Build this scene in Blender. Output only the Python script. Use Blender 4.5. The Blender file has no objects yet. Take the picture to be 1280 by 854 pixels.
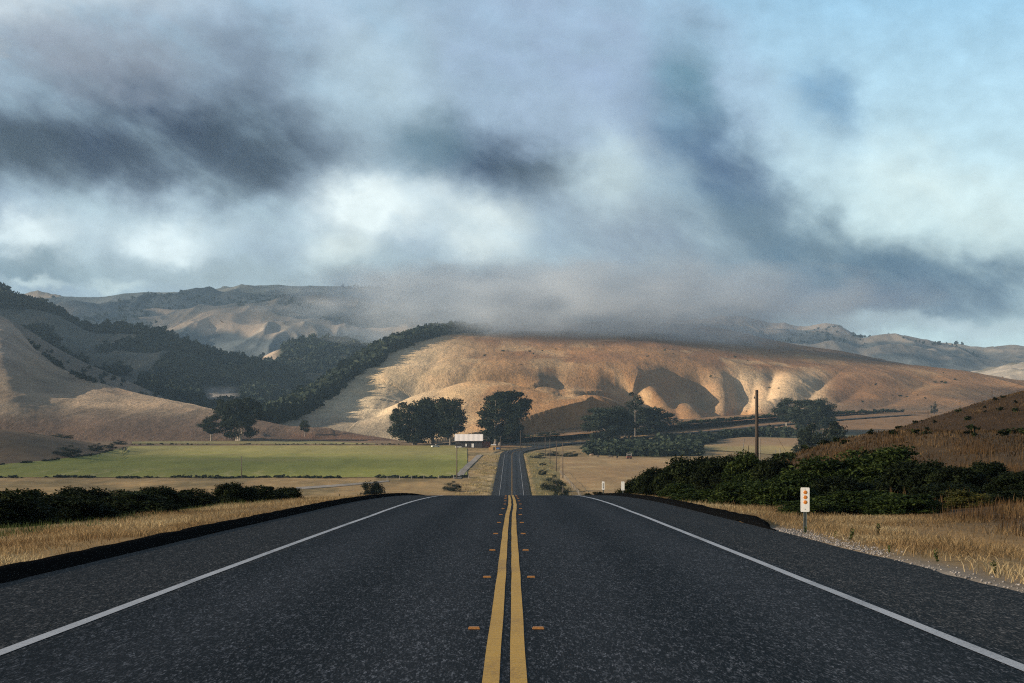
import bpy, bmesh, math, random
import numpy as np
from mathutils import Vector, Matrix
R = math.radians
sc = bpy.context.scene
COL = sc.collection
F = 2490.0; CH = 1.42; HZ = 577.0          # lens in pixels, camera height, horizon row of the survey photograph
rng = np.random.default_rng(7)
random.seed(5)

# ------------------------------------------------------------------ noise
def _h(ix, iy, s):
    n = (ix.astype(np.int64) * 374761393 + iy.astype(np.int64) * 668265263 + s * 1442695041) & 0xffffffff
    n = ((n ^ (n >> 13)) * 1274126177) & 0xffffffff
    return ((n ^ (n >> 16)) & 0xffff) / 65535.0
def vn(x, y, s=0):
    x = np.asarray(x, float); y = np.asarray(y, float)
    ix = np.floor(x); iy = np.floor(y); fx = x - ix; fy = y - iy
    fx = fx * fx * fx * (fx * (fx * 6 - 15) + 10); fy = fy * fy * fy * (fy * (fy * 6 - 15) + 10)
    a = _h(ix, iy, s); b = _h(ix + 1, iy, s); c = _h(ix, iy + 1, s); d = _h(ix + 1, iy + 1, s)
    return (a * (1 - fx) + b * fx) * (1 - fy) + (c * (1 - fx) + d * fx) * fy
def fbm(x, y, o=4, s=0, g=0.5):
    t = 0; a = 1; n = 0
    for k in range(o):
        t = t + a * (vn(x, y, s + k) * 2 - 1); n += a; a *= g; x = x * 2.03 + 7.1; y = y * 2.03 - 3.7
    return t / n
def ridged(x, y, o=4, s=0):
    t = 0; a = 1; n = 0
    for k in range(o):
        t = t + a * (1 - np.abs(vn(x, y, s + k) * 2 - 1)); n += a; a *= .5; x = x * 2.03 + 7.1; y = y * 2.03 - 3.7
    return t / n
def sst(a, b, x):
    t = np.clip((np.asarray(x, float) - a) / (b - a), 0, 1); return t * t * (3 - 2 * t)
def ip(x, pts):
    p = np.array(pts, float); return np.interp(x, p[:, 0], p[:, 1])
def sip(x, pts, w):
    """piecewise linear curve with rounded corners"""
    return sum(ip(np.asarray(x, float) + o * w, pts) for o in (-1, -.6, -.25, 0, .25, .6, 1)) / 7

# ------------------------------------------------------------------ object helpers
def tag(o, label=None, cat=None, group=None, kind=None):
    if label: o['label'] = label
    if cat: o['category'] = cat
    if group: o['group'] = group
    if kind: o['kind'] = kind
    return o
def empty(name, loc=(0, 0, 0), rz=0):
    o = bpy.data.objects.new(name, None); COL.objects.link(o)
    o.location = loc; o.rotation_euler = (0, 0, rz); o.empty_display_size = .3
    return o
def mesh(name, V, Fs, smooth=False, var=None, col=None, fmat=None):
    """V (n,3); Fs list of (m,k) int arrays"""
    V = np.asarray(V, np.float32)
    me = bpy.data.meshes.new(name)
    if not isinstance(Fs, list): Fs = [Fs]
    Fs = [np.asarray(f, np.int32) for f in Fs if len(f)]
    me.vertices.add(len(V)); me.vertices.foreach_set('co', V.ravel())
    tot = sum(f.size for f in Fs); npo = sum(len(f) for f in Fs)
    me.loops.add(tot); me.polygons.add(npo)
    me.loops.foreach_set('vertex_index', np.concatenate([f.ravel() for f in Fs]))
    st = []; k = 0
    for f in Fs:
        st.append(k + np.arange(len(f)) * f.shape[1]); k += f.size
    me.polygons.foreach_set('loop_start', np.concatenate(st).astype(np.int32))
    if smooth: me.polygons.foreach_set('use_smooth', np.ones(npo, bool))
    if var is not None:
        a = me.attributes.new('var', 'FLOAT', 'POINT'); a.data.foreach_set('value', np.asarray(var, np.float32))
    if col is not None:
        a = me.attributes.new('cover', 'FLOAT_COLOR', 'POINT')
        c = np.ones((len(V), 4), np.float32); c[:, :3] = col; a.data.foreach_set('color', c.ravel())
    me.update(calc_edges=True); me.validate()
    return me
def obj(name, me, mat=None, parent=None, loc=None, rz=None):
    o = bpy.data.objects.new(name, me); COL.objects.link(o)
    if mat is not None and not me.materials: me.materials.append(mat)
    if parent is not None: o.parent = parent
    if loc is not None: o.location = loc
    if rz is not None: o.rotation_euler = (0, 0, rz)
    return o
def bm_mesh(name, bm, smooth=False):
    me = bpy.data.meshes.new(name); bmesh.ops.recalc_face_normals(bm, faces=bm.faces); bm.to_mesh(me); bm.free()
    if smooth:
        for p in me.polygons: p.use_smooth = True
    return me
def copy_tree(o, parent=None):
    c = o.copy(); COL.objects.link(c); c.parent = parent
    for ch in list(o.children): copy_tree(ch, c)
    return c
def grid_faces(nr, nc):
    i = np.arange(nr - 1)[:, None] * nc + np.arange(nc - 1)[None, :]
    return np.stack([i, i + 1, i + nc + 1, i + nc], -1).reshape(-1, 4)
def box(bm, c, s, bev=0, rot=None):
    r = bmesh.ops.create_cube(bm, size=1, matrix=Matrix.Translation(c) @ (rot or Matrix.Identity(4)) @ Matrix.Diagonal((*s, 1)))
    if bev:
        ed = list({e for v in r['verts'] for e in v.link_edges})
        bmesh.ops.bevel(bm, geom=ed, offset=bev, segments=2, affect='EDGES', profile=.5)
def cyl(bm, p0, p1, r0, r1, n=10):
    p0 = Vector(p0); p1 = Vector(p1); d = p1 - p0
    q = d.to_track_quat('Z', 'Y').to_matrix().to_4x4()
    bmesh.ops.create_cone(bm, cap_ends=True, segments=n, radius1=r0, radius2=r1, depth=d.length, matrix=Matrix.Translation((p0 + p1) / 2) @ q)
def tube_np(pts, rad, n=6):
    pts = [Vector(p) for p in pts]; V = []; Q = []
    for i, p in enumerate(pts):
        d = (pts[min(i + 1, len(pts) - 1)] - pts[max(i - 1, 0)]).normalized()
        a = d.orthogonal().normalized(); b = d.cross(a)
        for k in range(n):
            t = 2 * math.pi * k / n; V.append(p + (a * math.cos(t) + b * math.sin(t)) * rad[i])
    for i in range(len(pts) - 1):
        for k in range(n):
            Q.append((i * n + k, i * n + (k + 1) % n, (i + 1) * n + (k + 1) % n, (i + 1) * n + k))
    return np.array([tuple(v) for v in V]), np.array(Q)
def join_np(parts):
    V = []; Q = []; k = 0
    for v, q in parts: V.append(v); Q.append(q + k); k += len(v)
    return np.concatenate(V), np.concatenate(Q)

# ------------------------------------------------------------------ materials
class NT:
    def __init__(s, name, world=False):
        if world: s.m = name; s.t = name.node_tree
        else:
            s.m = bpy.data.materials.new(name); s.m.use_nodes = True; s.t = s.m.node_tree
        s.t.nodes.clear()
    def n(s, typ, **kw):
        nd = s.t.nodes.new(typ)
        for k, v in kw.items():
            if k.startswith('i_'): nd.inputs[int(k[2:])].default_value = v
            else: setattr(nd, k, v)
        return nd
    def l(s, a, b): s.t.links.new(a, b)
    def math(s, op, a, b=None, clamp=False):
        nd = s.n('ShaderNodeMath', operation=op, use_clamp=clamp)
        for i, x in enumerate((a, b)):
            if x is None: continue
            if isinstance(x, (int, float)): nd.inputs[i].default_value = x
            else: s.l(x, nd.inputs[i])
        return nd.outputs[0]
    def mix(s, f, a, b, bt='MIX'):
        nd = s.n('ShaderNodeMix', data_type='RGBA', blend_type=bt)
        for i, x in ((0, f), (6, a), (7, b)):
            if isinstance(x, (int, float)): nd.inputs[i].default_value = x
            elif isinstance(x, tuple): nd.inputs[i].default_value = (*x, 1)
            else: s.l(x, nd.inputs[i])
        return nd.outputs[2]
    def noise(s, scale, detail=4, rough=.5, stretch=None, vec=None, dist=0):
        if vec is None:
            vec = s.n('ShaderNodeTexCoord').outputs['Object']
        if stretch:
            mp = s.n('ShaderNodeMapping'); mp.inputs['Scale'].default_value = stretch; s.l(vec, mp.inputs[0]); vec = mp.outputs[0]
        nd = s.n('ShaderNodeTexNoise'); s.l(vec, nd.inputs['Vector'])
        nd.inputs['Scale'].default_value = scale; nd.inputs['Detail'].default_value = detail
        nd.inputs['Roughness'].default_value = rough; nd.inputs['Distortion'].default_value = dist
        return nd.outputs[0]
    def rng(s, x, a, b, c=0, d=1):
        nd = s.n('ShaderNodeMapRange'); s.l(x, nd.inputs[0])
        for i, v in enumerate((a, b, c, d)): nd.inputs[i + 1].default_value = v
        return nd.outputs[0]
    def attr(s, name, out='Color'):
        return s.n('ShaderNodeAttribute', attribute_name=name).outputs[out]
    def out(s, color, rough=.9, bump=None, bstr=.3, bdist=.05, spec=.3, metal=0, transl=0, rsock=None, matte=0):
        p = s.n('ShaderNodeBsdfPrincipled')
        if isinstance(color, tuple): p.inputs['Base Color'].default_value = (*color, 1)
        else: s.l(color, p.inputs['Base Color'])
        if rsock is not None: s.l(rsock, p.inputs['Roughness'])
        else: p.inputs['Roughness'].default_value = rough
        p.inputs['Metallic'].default_value = metal; p.inputs['Specular IOR Level'].default_value = spec
        if bump is not None:
            b = s.n('ShaderNodeBump'); b.inputs['Strength'].default_value = bstr; b.inputs['Distance'].default_value = bdist
            s.l(bump, b.inputs['Height']); s.l(b.outputs[0], p.inputs['Normal'])
        sh = p.outputs[0]
        if matte:
            df = s.n('ShaderNodeBsdfDiffuse'); df.inputs[1].default_value = .4
            if isinstance(color, tuple): df.inputs[0].default_value = (*color, 1)
            else: s.l(color, df.inputs[0])
            if bump is not None: s.l(b.outputs[0], df.inputs[2])
            mx = s.n('ShaderNodeMixShader'); mx.inputs[0].default_value = matte; s.l(sh, mx.inputs[1]); s.l(df.outputs[0], mx.inputs[2]); sh = mx.outputs[0]
        if transl:
            t = s.n('ShaderNodeBsdfTranslucent')
            if isinstance(color, tuple): t.inputs[0].default_value = (*color, 1)
            else: s.l(color, t.inputs[0])
            mx = s.n('ShaderNodeMixShader'); mx.inputs[0].default_value = transl
            s.l(sh, mx.inputs[1]); s.l(t.outputs[0], mx.inputs[2]); sh = mx.outputs[0]
        o = s.n('ShaderNodeOutputMaterial'); s.l(sh, o.inputs[0])
        return s.m
def plain(name, c, rough=.6, metal=0, nscale=20, amt=.25, spec=.4, bump=.1):
    t = NT(name); nz = t.noise(nscale, 5, .6)
    d = tuple(x * (1 - amt) for x in c); e = tuple(min(1, x * (1 + amt)) for x in c)
    return t.out(t.mix(t.rng(nz, .3, .7), d, e), rough, bump=nz, bstr=bump, bdist=.01, metal=metal, spec=spec)

def m_foliage(name, dark, mid, light, transl=.15):
    t = NT(name); v = t.attr('var', 'Fac')
    rp = t.n('ShaderNodeValToRGB'); t.l(v, rp.inputs[0])
    e = rp.color_ramp.elements; e[0].color = (*dark, 1); e[1].color = (*light, 1); e[1].position = 1
    k = e.new(.6); k.color = (*mid, 1)
    return t.out(rp.outputs[0], .75, spec=.12, transl=transl)
M = {}
M['bush'] = m_foliage('bush leaves', (.010, .018, .005), (.032, .054, .012), (.095, .125, .030))
M['bush_dark'] = m_foliage('dark bush leaves', (.007, .011, .005), (.016, .026, .008), (.045, .060, .018))
M['bush_yellow'] = m_foliage('yellowing brush leaves', (.04, .045, .012), (.085, .085, .020), (.16, .14, .04))
M['tree'] = m_foliage('eucalyptus leaves', (.008, .013, .007), (.016, .024, .013), (.040, .050, .028))
M['tree_grey'] = m_foliage('grey green leaves', (.012, .019, .012), (.026, .037, .024), (.055, .068, .042))
M['forest'] = m_foliage('oak forest', (.008, .014, .010), (.017, .027, .017), (.042, .052, .030))
M['grass_mix'] = m_foliage('rough verge grass', (.10, .10, .035), (.24, .19, .08), (.40, .31, .15), .2)
M['grass_dark'] = m_foliage('dark brown hillside grass', (.045, .028, .014), (.095, .060, .028), (.24, .155, .075), .2)
M['thicket'] = m_foliage('thicket leaves', (.010, .017, .010), (.022, .033, .019), (.050, .064, .036))
M['weed'] = m_foliage('roadside weeds', (.03, .05, .012), (.07, .10, .03), (.14, .16, .06))
M['grass'] = m_foliage('dry grass', (.17, .105, .048), (.38, .265, .13), (.64, .53, .31), .25)
M['grass_brown'] = m_foliage('brown dry grass', (.085, .050, .024), (.16, .095, .042), (.29, .19, .085), .2)
M['bark'] = plain('bark', (.13, .11, .09), .9, nscale=6, bump=.4)
M['bark_pale'] = plain('pale bark', (.34, .30, .25), .9, nscale=4, bump=.3)
M['pole'] = plain('weathered pole wood', (.075, .058, .045), .9, nscale=9, bump=.4)
M['post_grey'] = plain('weathered grey wood', (.26, .24, .21), .9, nscale=9, bump=.3)
M['wire'] = plain('galvanised wire', (.16, .16, .16), .5, .6)
M['steel'] = plain('galvanised post', (.16, .18, .17), .55, .5, amt=.3)
M['sign_white'] = plain('white marker panel', (.88, .88, .84), .45, nscale=14, amt=.07, bump=.02)
M['sign_back'] = plain('unpainted marker panel', (.84, .84, .80), .45, nscale=14, amt=.07, bump=.02)
M['amber'] = plain('amber reflector', (.72, .24, .03), .3, nscale=60, amt=.2, spec=.6)
M['amber_road'] = plain('amber road marker', (.42, .19, .05), .45, nscale=80, amt=.3, spec=.5)
M['roof'] = None
M['barn'] = plain('dark barn boards', (.035, .030, .030), .9, nscale=1.5, amt=.4)
M['white'] = plain('white paint', (.75, .74, .70), .6, nscale=3, amt=.1)
M['tan'] = plain('tan boards', (.42, .27, .12), .9, nscale=2, amt=.3)
M['blue'] = plain('blue paint', (.05, .12, .30), .4, nscale=2, amt=.1)
M['rust'] = plain('rusty red paint', (.16, .045, .03), .8, nscale=3, amt=.4)
M['rubber'] = plain('tyre rubber', (.02, .02, .02), .8)
M['glass'] = plain('dark window glass', (.02, .025, .03), .15, spec=.6)
M['hide'] = plain('black hide', (.018, .014, .012), .8, nscale=3, amt=.4)
M['hide_tan'] = plain('tan hide', (.40, .28, .18), .8, nscale=3, amt=.3)
M['rock'] = plain('pale rock', (.24, .20, .165), .9, nscale=.4, amt=.4)
M['feather'] = plain('dark feathers', (.02, .02, .022), .8)
t = NT('corrugated roof'); tc = t.n('ShaderNodeTexCoord').outputs['Object']
wv = t.n('ShaderNodeTexWave', wave_type='BANDS', bands_direction='X'); t.l(tc, wv.inputs[0]); wv.inputs['Scale'].default_value = .45
wv.inputs['Distortion'].default_value = .4
nz = t.noise(1.2, 4, .6)
M['roof'] = t.out(t.mix(t.rng(nz, .3, .7), t.mix(wv.outputs[1], (.62, .59, .56), (.82, .80, .77)), (.74, .66, .60)), .5, bump=wv.outputs[1], bstr=.5, bdist=.08)

# asphalt: aggregate speckle, worn wheel paths with painted sheen along the lanes, tar patches
def m_asphalt(name, lo, hi, shoulder=True):
    t = NT(name); tc = t.n('ShaderNodeTexCoord').outputs['Object']
    def cells(sc_):
        v = t.n('ShaderNodeTexVoronoi'); v.inputs['Scale'].default_value = sc_; mp_ = t.n('ShaderNodeMapping'); mp_.inputs['Scale'].default_value = (1, .13, 1); t.l(tc, mp_.inputs[0]); t.l(mp_.outputs[0], v.inputs['Vector']); q = t.n('ShaderNodeSeparateColor'); t.l(v.outputs['Color'], q.inputs[0]); return q.outputs[0]
    n1 = cells(104); n2 = t.noise(11, 4, .7, vec=tc, stretch=(1, .2, 1)); n3 = t.noise(.35, 4, .6, vec=tc, stretch=(1, .16, 1))
    n5 = cells(46)
    f = t.math('ADD', t.math('MULTIPLY', n1, .52), t.math('ADD', t.math('MULTIPLY', n2, .24), t.math('MULTIPLY', n5, .24)))
    g = t.rng(f, .26, .88)
    g = t.math('POWER', g, 3.6)
    c = t.mix(g, lo, hi)
    if shoulder:
        sx = t.n('ShaderNodeSeparateXYZ'); t.l(tc, sx.inputs[0])
        x = t.math('ADD', sx.outputs[0], t.math('MULTIPLY', t.math('SUBTRACT', n3, .5), .9))
        ax = t.math('ABSOLUTE', x)
        # lane: pale bands mix wear with painted sheen, darker along the wheel paths
        w = t.math('COSINE', t.math('MULTIPLY', t.math('SUBTRACT', ax, .75), 2 * math.pi / 1.85))
        c = t.mix(t.rng(w, -1, 1, 0, .75), c, t.mix(.4, t.mix(g, lo, tuple(h * 1.9 for h in hi)), (.042, .045, .051)))
        sh = t.rng(t.math('ABSOLUTE', sx.outputs[0]), 3.50, 3.62)
        c = t.mix(t.math('MULTIPLY', sh, .8), c, t.mix(g, (.007, .0068, .0062), (.24, .228, .21)))
        c = t.mix(t.rng(n3, .35, .7, 0, .45), c, t.mix(g, tuple(l * .6 for l in lo), tuple(h * .6 for h in hi)))
    bp = t.math('ADD', n1, t.math('MULTIPLY', n5, .8))
    return t.out(c, .6, bump=bp, bstr=.6, bdist=.008, spec=.3, matte=.68 if shoulder else .97)
M['asphalt'] = m_asphalt('asphalt', (.0022, .0025, .003), (.160, .173, .196))
M['kerb'] = m_asphalt('fresh asphalt kerb', (.004, .004, .004), (.022, .022, .022), False)
def m_paint(name, c, wear):
    t = NT(name); n1 = t.noise(38, 3, .7); n2 = t.noise(1.3, 4, .6, stretch=(1, .25, 1)); n3 = t.noise(9, 4, .7, stretch=(.4, 2.5, 1))
    f = t.rng(t.math('ADD', t.math('MULTIPLY', n1, .5), t.math('MULTIPLY', n2, .5)), .36, .50)
    col = t.mix(f, wear, c); col = t.mix(t.rng(n3, .48, .72, 0, .55), col, tuple(x * .5 for x in c))
    return t.out(col, .6, bump=n1, bstr=.5, bdist=.006, spec=.3)
M['yellow'] = m_paint('yellow road paint', (.66, .37, .035), (.36, .19, .025))
M['line'] = m_paint('white road paint', (.52, .53, .54), (.24, .245, .25))

# land cover material: base colour per vertex is cover plus painted hill light and shade, broken up by grass noise
def m_land(name, s1=.6, s2=.05, stretch=(1, 1, 1), bstr=.6, bdist=.2, dark=.45, light=1.55):
    t = NT(name); c = t.attr('cover')
    n1 = t.noise(s1 * 2.2, 7, .72, stretch=stretch); n2 = t.noise(s2, 5, .6, stretch=stretch)
    n3 = t.noise(s2 * 4.3, 5, .7, stretch=(stretch[0], stretch[1] * .35, stretch[2]))
    f = t.math('ADD', t.math('MULTIPLY', n1, .4), t.math('ADD', t.math('MULTIPLY', n2, .3), t.math('MULTIPLY', n3, .3)))
    k = t.rng(f, .33, .67, dark, light)
    mul = t.n('ShaderNodeVectorMath', operation='SCALE'); t.l(c, mul.inputs[0]); t.l(k, mul.inputs['Scale'])
    warm = t.mix(t.rng(n3, .5, .75, 0, .35), mul.outputs[0], t.mix(1.0, mul.outputs[0], (1.0, .78, .62), 'MULTIPLY'))
    return t.out(warm, .95, bump=f, bstr=bstr, bdist=bdist, spec=.1)
M['ground'] = m_land('dry ground', 1.1, .06, (1, .5, 1), .5, .15)
M['hill'] = m_land('grassy hill', .16, .014, (1, .30, 1), .9, 4.0, .42, 1.58)
M['mount'] = m_land('far mountain', .02, .003, (1, .5, 1), .4, 14.0, .6, 1.4)
M['field'] = m_land('field', .9, .04, (.5, .10, 1), .3, .1, .58, 1.42)

# ------------------------------------------------------------------ the ground
_zp = np.array([(-80, 0), (52, 0), (70, -.044), (90, -.195), (115, -.536), (135, -.97), (160, -1.7), (200, -3.1), (300, -7), (400, -10), (480, -10.6), (586, -8.0), (700, -4.4),
                (850, .4), (1040, 6.5), (1110, 8.9), (1150, 11.2), (1190, 13.6), (1230, 16.6), (1290, 20.8), (1340, 24.8), (1390, 28.8), (1500, 37), (1600, 43), (1800, 47), (9000, 50)])
def hermite(P):
    xs = np.arange(P[0, 0], P[-1, 0] + 1, 1.0)
    x, y = P[:, 0], P[:, 1]; d = np.diff(y) / np.diff(x)
    m = np.concatenate([[d[0]], (d[:-1] * np.diff(x)[1:] + d[1:] * np.diff(x)[:-1]) / (x[2:] - x[:-2]), [d[-1]]])
    i = np.clip(np.searchsorted(x, xs) - 1, 0, len(x) - 2); h = x[i + 1] - x[i]; t = (xs - x[i]) / h
    return xs, (2 * t**3 - 3 * t**2 + 1) * y[i] + (t**3 - 2 * t**2 + t) * h * m[i] + (-2 * t**3 + 3 * t**2) * y[i + 1] + (t**3 - t**2) * h * m[i + 1]
ZX, ZY = hermite(_zp)
def zr(Y): return np.interp(Y, ZX, ZY)
RC = np.array([(-80, -.045), (1000, -.045), (1030, .6), (1060, 2.4), (1085, 5.6), (1110, 11), (1150, 25), (1190, 49), (1230, 80), (1290, 124), (1340, 164), (1390, 206), (1450, 258), (1520, 325)])
def road_x(Y): return np.where(np.asarray(Y) < 990, -.045, sip(Y, RC, 16))
HB = [(250, 1235), (600, 1235), (700, 1270), (800, 1340), (900, 1410), (1000, 1490), (1100, 1560), (1280, 1600), (1400, 1620)]
def zg(X, Y):
    X = np.asarray(X, float); Y = np.asarray(Y, float)
    z = zr(Y)
    cap = np.where(Y > 1190, 13.6 - (Y - 1190) * .004, z)
    z = z + (cap - z) * (1 - sst(-70, -5, X)) * sst(1180, 1200, Y)
    near = 1 - sst(150, 420, Y)
    # left verge and the bank below it
    bl = ip(-X, [(0, 0), (5.9, -.04), (6.4, -.03), (8, -.08), (14, -.45), (18, -.9), (28, -2.6), (60, -4.6), (200, -5)])
    br = ip(X, [(0, 0), (5.3, 0), (6.4, -.02), (9, -.16), (12, -.05), (16, .25), (24, .6), (60, .6)])
    z = z + np.where(X < 0, bl, br) * near
    # right hand mounds
    A = 3.3 * sst(8, 24, X) * np.exp(-((Y - 128) / 42) ** 2)
    B = sip(X, [(20, 0), (34, 1.5), (41, 4.4), (49, 7.2), (54, 8.6), (62, 10.8), (90, 15), (150, 18)], 4) * np.exp(-((Y - 235) / np.where(Y > 235, 90, 55)) ** 2) * 1.05
    B = B + np.where(Y > 150, 3.0 * sst(18, 44, X) * np.exp(-((Y - 235) / 70) ** 2), 0)
    z = z + np.where(X > 0, np.maximum(A, 0) + np.maximum(B, 0), 0)
    # brown knoll at the far left end of the green field
    z = z + 13 * sst(178, 262, -X - 10 * fbm(X * .02, Y * .02, 3, 3)) * np.exp(-(np.maximum(np.abs(Y - 960) - 35, 0) / 75) ** 2)
    pxg = 640 + F * X / np.maximum(Y, 1); yb = sip(pxg, HB, 21)
    z = z - 90 * sst(yb + 50, yb + 420, Y)
    # broken surface, calm beside the road
    am = sst(6.5, 20, np.abs(X - road_x(Y)))
    z = z + am * (fbm(X * .22, Y * .12, 3, 11) * .16 + fbm(X * .03, Y * .02, 3, 12) * .5)
    # bed of the road
    return z
_dd = np.arange(480, 1500, 1.0)
def ground_at(px, py):
    """distance along the view where the ground shows at that row (valley and beyond)"""
    X = (px - 640) / F * _dd; p = HZ - F * (zg(X, _dd) - CH) / _dd
    i = np.argmax(p <= py); return float(_dd[i]) if p[i] <= py else 1490.0
def gpt(px, py=None, d=None):
    if d is None: d = ground_at(px, py)
    X = (px - 640) / F * d; return (X, d, float(zg(X, d)))

def cover_ground(X, Y):
    n = fbm(X * .05, Y * .02, 4, 21); n2 = fbm(X * .4, Y * .2, 4, 22)
    c = np.empty(X.shape + (3,)); c[:] = (.34, .225, .095)
    def put(m, col): 
        nonlocal c
        m = np.clip(m, 0, 1)[..., None]; c = c * (1 - m) + np.array(col) * m
    put(sst(-.1, .5, n) * .6, (.24, .15, .07))
    ax = X - road_x(Y)
    # gravel at the pavement edge
    put(sst(6.5, 5.3, ax + n2 * .7) * sst(3, 5, ax) * (Y < 45), (.27, .24, .20))
    put(sst(6.9, 6.2, -ax + n2 * .4) * (ax < 0) * (Y < 130), (.17, .14, .11))
    # brush soil under the hedges
    put(sst(12, 18, -X) * (1 - sst(110, 200, Y)) * (X < 0), (.10, .085, .04))
    # brown right hand hillside
    put(sst(9, 13, X) * (Y > 20) * (Y < 420), (.095, .060, .028))
    put(sst(24, 40, X) * sst(150, 190, Y) * (1 - sst(330, 430, Y)), (.062, .038, .019))
    # valley floor
    v = sst(300, 480, Y)
    put(v, (.27, .185, .085)); put(v * sst(-.15, .25, n) * .85, (.135, .105, .048)); put(v * sst(-.1, .4, n2) * .4, (.38, .28, .13))
    # knoll
    put(sst(150, 200, -X) * sst(780, 830, Y) * .95, (.155, .105, .062))
    put(sst(150, 200, -X) * sst(780, 830, Y) * sst(-.1, .4, n2) * .5, (.09, .06, .04))
    # beyond the field
    put(sst(1120, 1170, Y) * (X < 20), (.20, .14, .085))
    put(sst(1060, 1150, Y) * sst(8, 30, ax) * (X > 0), (.09, .095, .06))
    put(sst(1060, 1120, Y) * sst(-6, -22, ax) * (X > -10), (.22, .135, .07))
    put(sst(1250, 1330, Y) * (X > -30), (.21, .125, .062))
    put(sst(480, 560, Y) * (1 - sst(1000, 1060, Y)) * sst(6, 8, ax) * (1 - sst(15, 19, ax + n * 5)) * .8, (.15, .135, .055))
    put(sst(560, 600, Y) * (1 - sst(1000, 1060, Y)) * sst(-17, -12, ax) * (ax < 0) * sst(-.1, .3, n2 + n) * .7, (.44, .34, .18))
    return c
rows = np.concatenate([np.linspace(-60, 8, 24)[:-1], np.geomspace(8, 60, 120)[:-1], np.geomspace(60, 1650, 430)[:-1], np.geomspace(1650, 9000, 40)])
q = np.linspace(-1, 1, 601); ss = np.sign(q) * (np.abs(q) * .10 + np.abs(q) ** 2.6 * .75)
Yg, Sg = np.meshgrid(rows, ss, indexing='ij'); Xg = Sg * (Yg + 75)
Zg = zg(Xg, Yg); Cg = cover_ground(Xg, Yg)
rd = np.abs(Xg - road_x(Yg)); inroad = (1 - sst(5.15, 5.5, rd)) * (Yg < 1530)
wid = np.where(Yg > 1020, 9.5, 5.5)
Zg = Zg - .22 * (1 - sst(wid - .4, wid, rd)) * (Yg < 1530) - .30 * sst(180, 260, Yg) * (1 - sst(wid - .4, wid + 1.5, rd))
g = obj('ground', mesh('ground', np.stack([Xg, Yg, Zg], -1).reshape(-1, 3), grid_faces(*Xg.shape), True, col=Cg.reshape(-1, 3)), M['ground'])
tag(g, 'dry grassy valley floor and verges around the road', 'ground', kind='structure')

# ------------------------------------------------------------------ the road
Ys = np.concatenate([np.arange(-40, 20, 1.0), np.arange(20, 150, .5), np.arange(150, 560, 4.0), np.arange(560, 1000, 2.5), np.arange(1000, 1500, 2.0)])
def sweep(offs, heights, Y=Ys, wob=None):
    cx = road_x(Y); tx = np.gradient(cx, Y); L = np.sqrt(1 + tx * tx); nx, ny = 1 / L, -tx / L
    offs = np.asarray(offs, float); o = np.broadcast_to(offs, (len(Y), offs.shape[-1])).copy()
    if wob is not None: o += wob[:, None]
    X = cx[:, None] + o * nx[:, None]; YY = Y[:, None] + o * ny[:, None]
    Z = zr(Y)[:, None] + np.broadcast_to(np.asarray(heights, float), X.shape)
    return np.stack([X, YY, Z], -1).reshape(-1, 3), grid_faces(len(Y), offs.shape[-1])
lat = np.array([-5.9, -4.8, -3.7, -2, -.2, 0, .2, 2, 3.5, 4.5, 5.4])
V, Q = sweep(lat, [0] * len(lat))
V = V.reshape(len(Ys), -1, 3); e = fbm(Ys * .5, Ys * 0 + 3, 4, 5) * .10
V[:, -1, 0] += e; V[:, -1, 2] -= .0; V = V.reshape(-1, 3)
road = obj('road', mesh('road', V, Q, True), M['asphalt'])
tag(road, 'dark asphalt two lane road dipping over a crest and rising beyond', 'road', kind='structure')
wb = ip(Ys, [(0, 0), (40, .0), (55, .02), (68, .06), (80, .045), (95, .0), (115, -.01), (150, 0)]) + fbm(Ys * .2, Ys * 0, 3, 9) * .010
far = ip(Ys, [(0, .004), (150, .005), (300, .02), (1500, .03)])
def stripe(name, a, b, mat, wob=None, Y=Ys, lab=None):
    hh = ip(Y, [(0, .005), (150, .006), (300, .02), (1500, .03)])[:, None] * np.ones((1, 2))
    th = ip(Y, [(0, 1), (300, 1), (560, .4 if a * b > 0 and abs(a) < 1 else .65), (2000, .3)])[:, None]; mid = (a + b) / 2
    V, Q = sweep(mid + (np.array([[a, b]]) - mid) * th, hh, Y, wob)
    o = obj(name, mesh(name, V, Q), mat, road); o['label'] = lab; return o
Yn = Ys
stripe('centre_line', -.141, -.034, M['yellow'], wb, lab='left stripe of the solid double yellow line')
stripe('centre_line', .034, .141, M['yellow'], wb, lab='right stripe of the solid double yellow line')
ew = fbm(Ys * .12, Ys * 0 + 8, 3, 4) * .018
stripe('edge_line', -3.70, -3.585, M['line'], ew, lab='white edge line of the left lane')
stripe('edge_line', 3.39, 3.505, M['line'], ew, lab='white edge line of the right lane')
# asphalt kerbs (rolled berms)
def kerb(Y0, Y1, side, x0, lab, taper):
    Y = np.arange(Y0, Y1, .5)
    prof = [(0, .008), (.06, .05), (.15, .115), (.26, .135), (.40, .12), (.52, .05), (.60, -.12)]
    k = sst(Y0, Y0 + taper, Y) if taper else np.ones_like(Y)
    n = fbm(Y * .9, Y * 0 + side, 4, 31) * .018
    V, Q = sweep([side * (x0 + p[0]) for p in prof], np.array([p[1] for p in prof])[None, :] * (.15 + .85 * k[:, None]) + n[:, None], Y, side * n * 2)
    V = V.reshape(len(Y), len(prof), 3)
    mid = V[:, :1, :].copy(); V = mid + (V - mid) * np.where(np.arange(3) == 0, (.1 + .9 * k)[:, None, None], 1)
    o = obj('kerb', mesh('kerb', V.reshape(-1, 3), Q, True), M['kerb']); tag(o, lab, 'kerb', kind='structure')
kerb(-30, 165, -1, 5.75, 'black asphalt kerb along the left shoulder, running out of frame', 0)
kerb(40.5, 165, 1, 5.36, 'black asphalt kerb on the right, starting behind the near marker post', 6.0)
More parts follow.
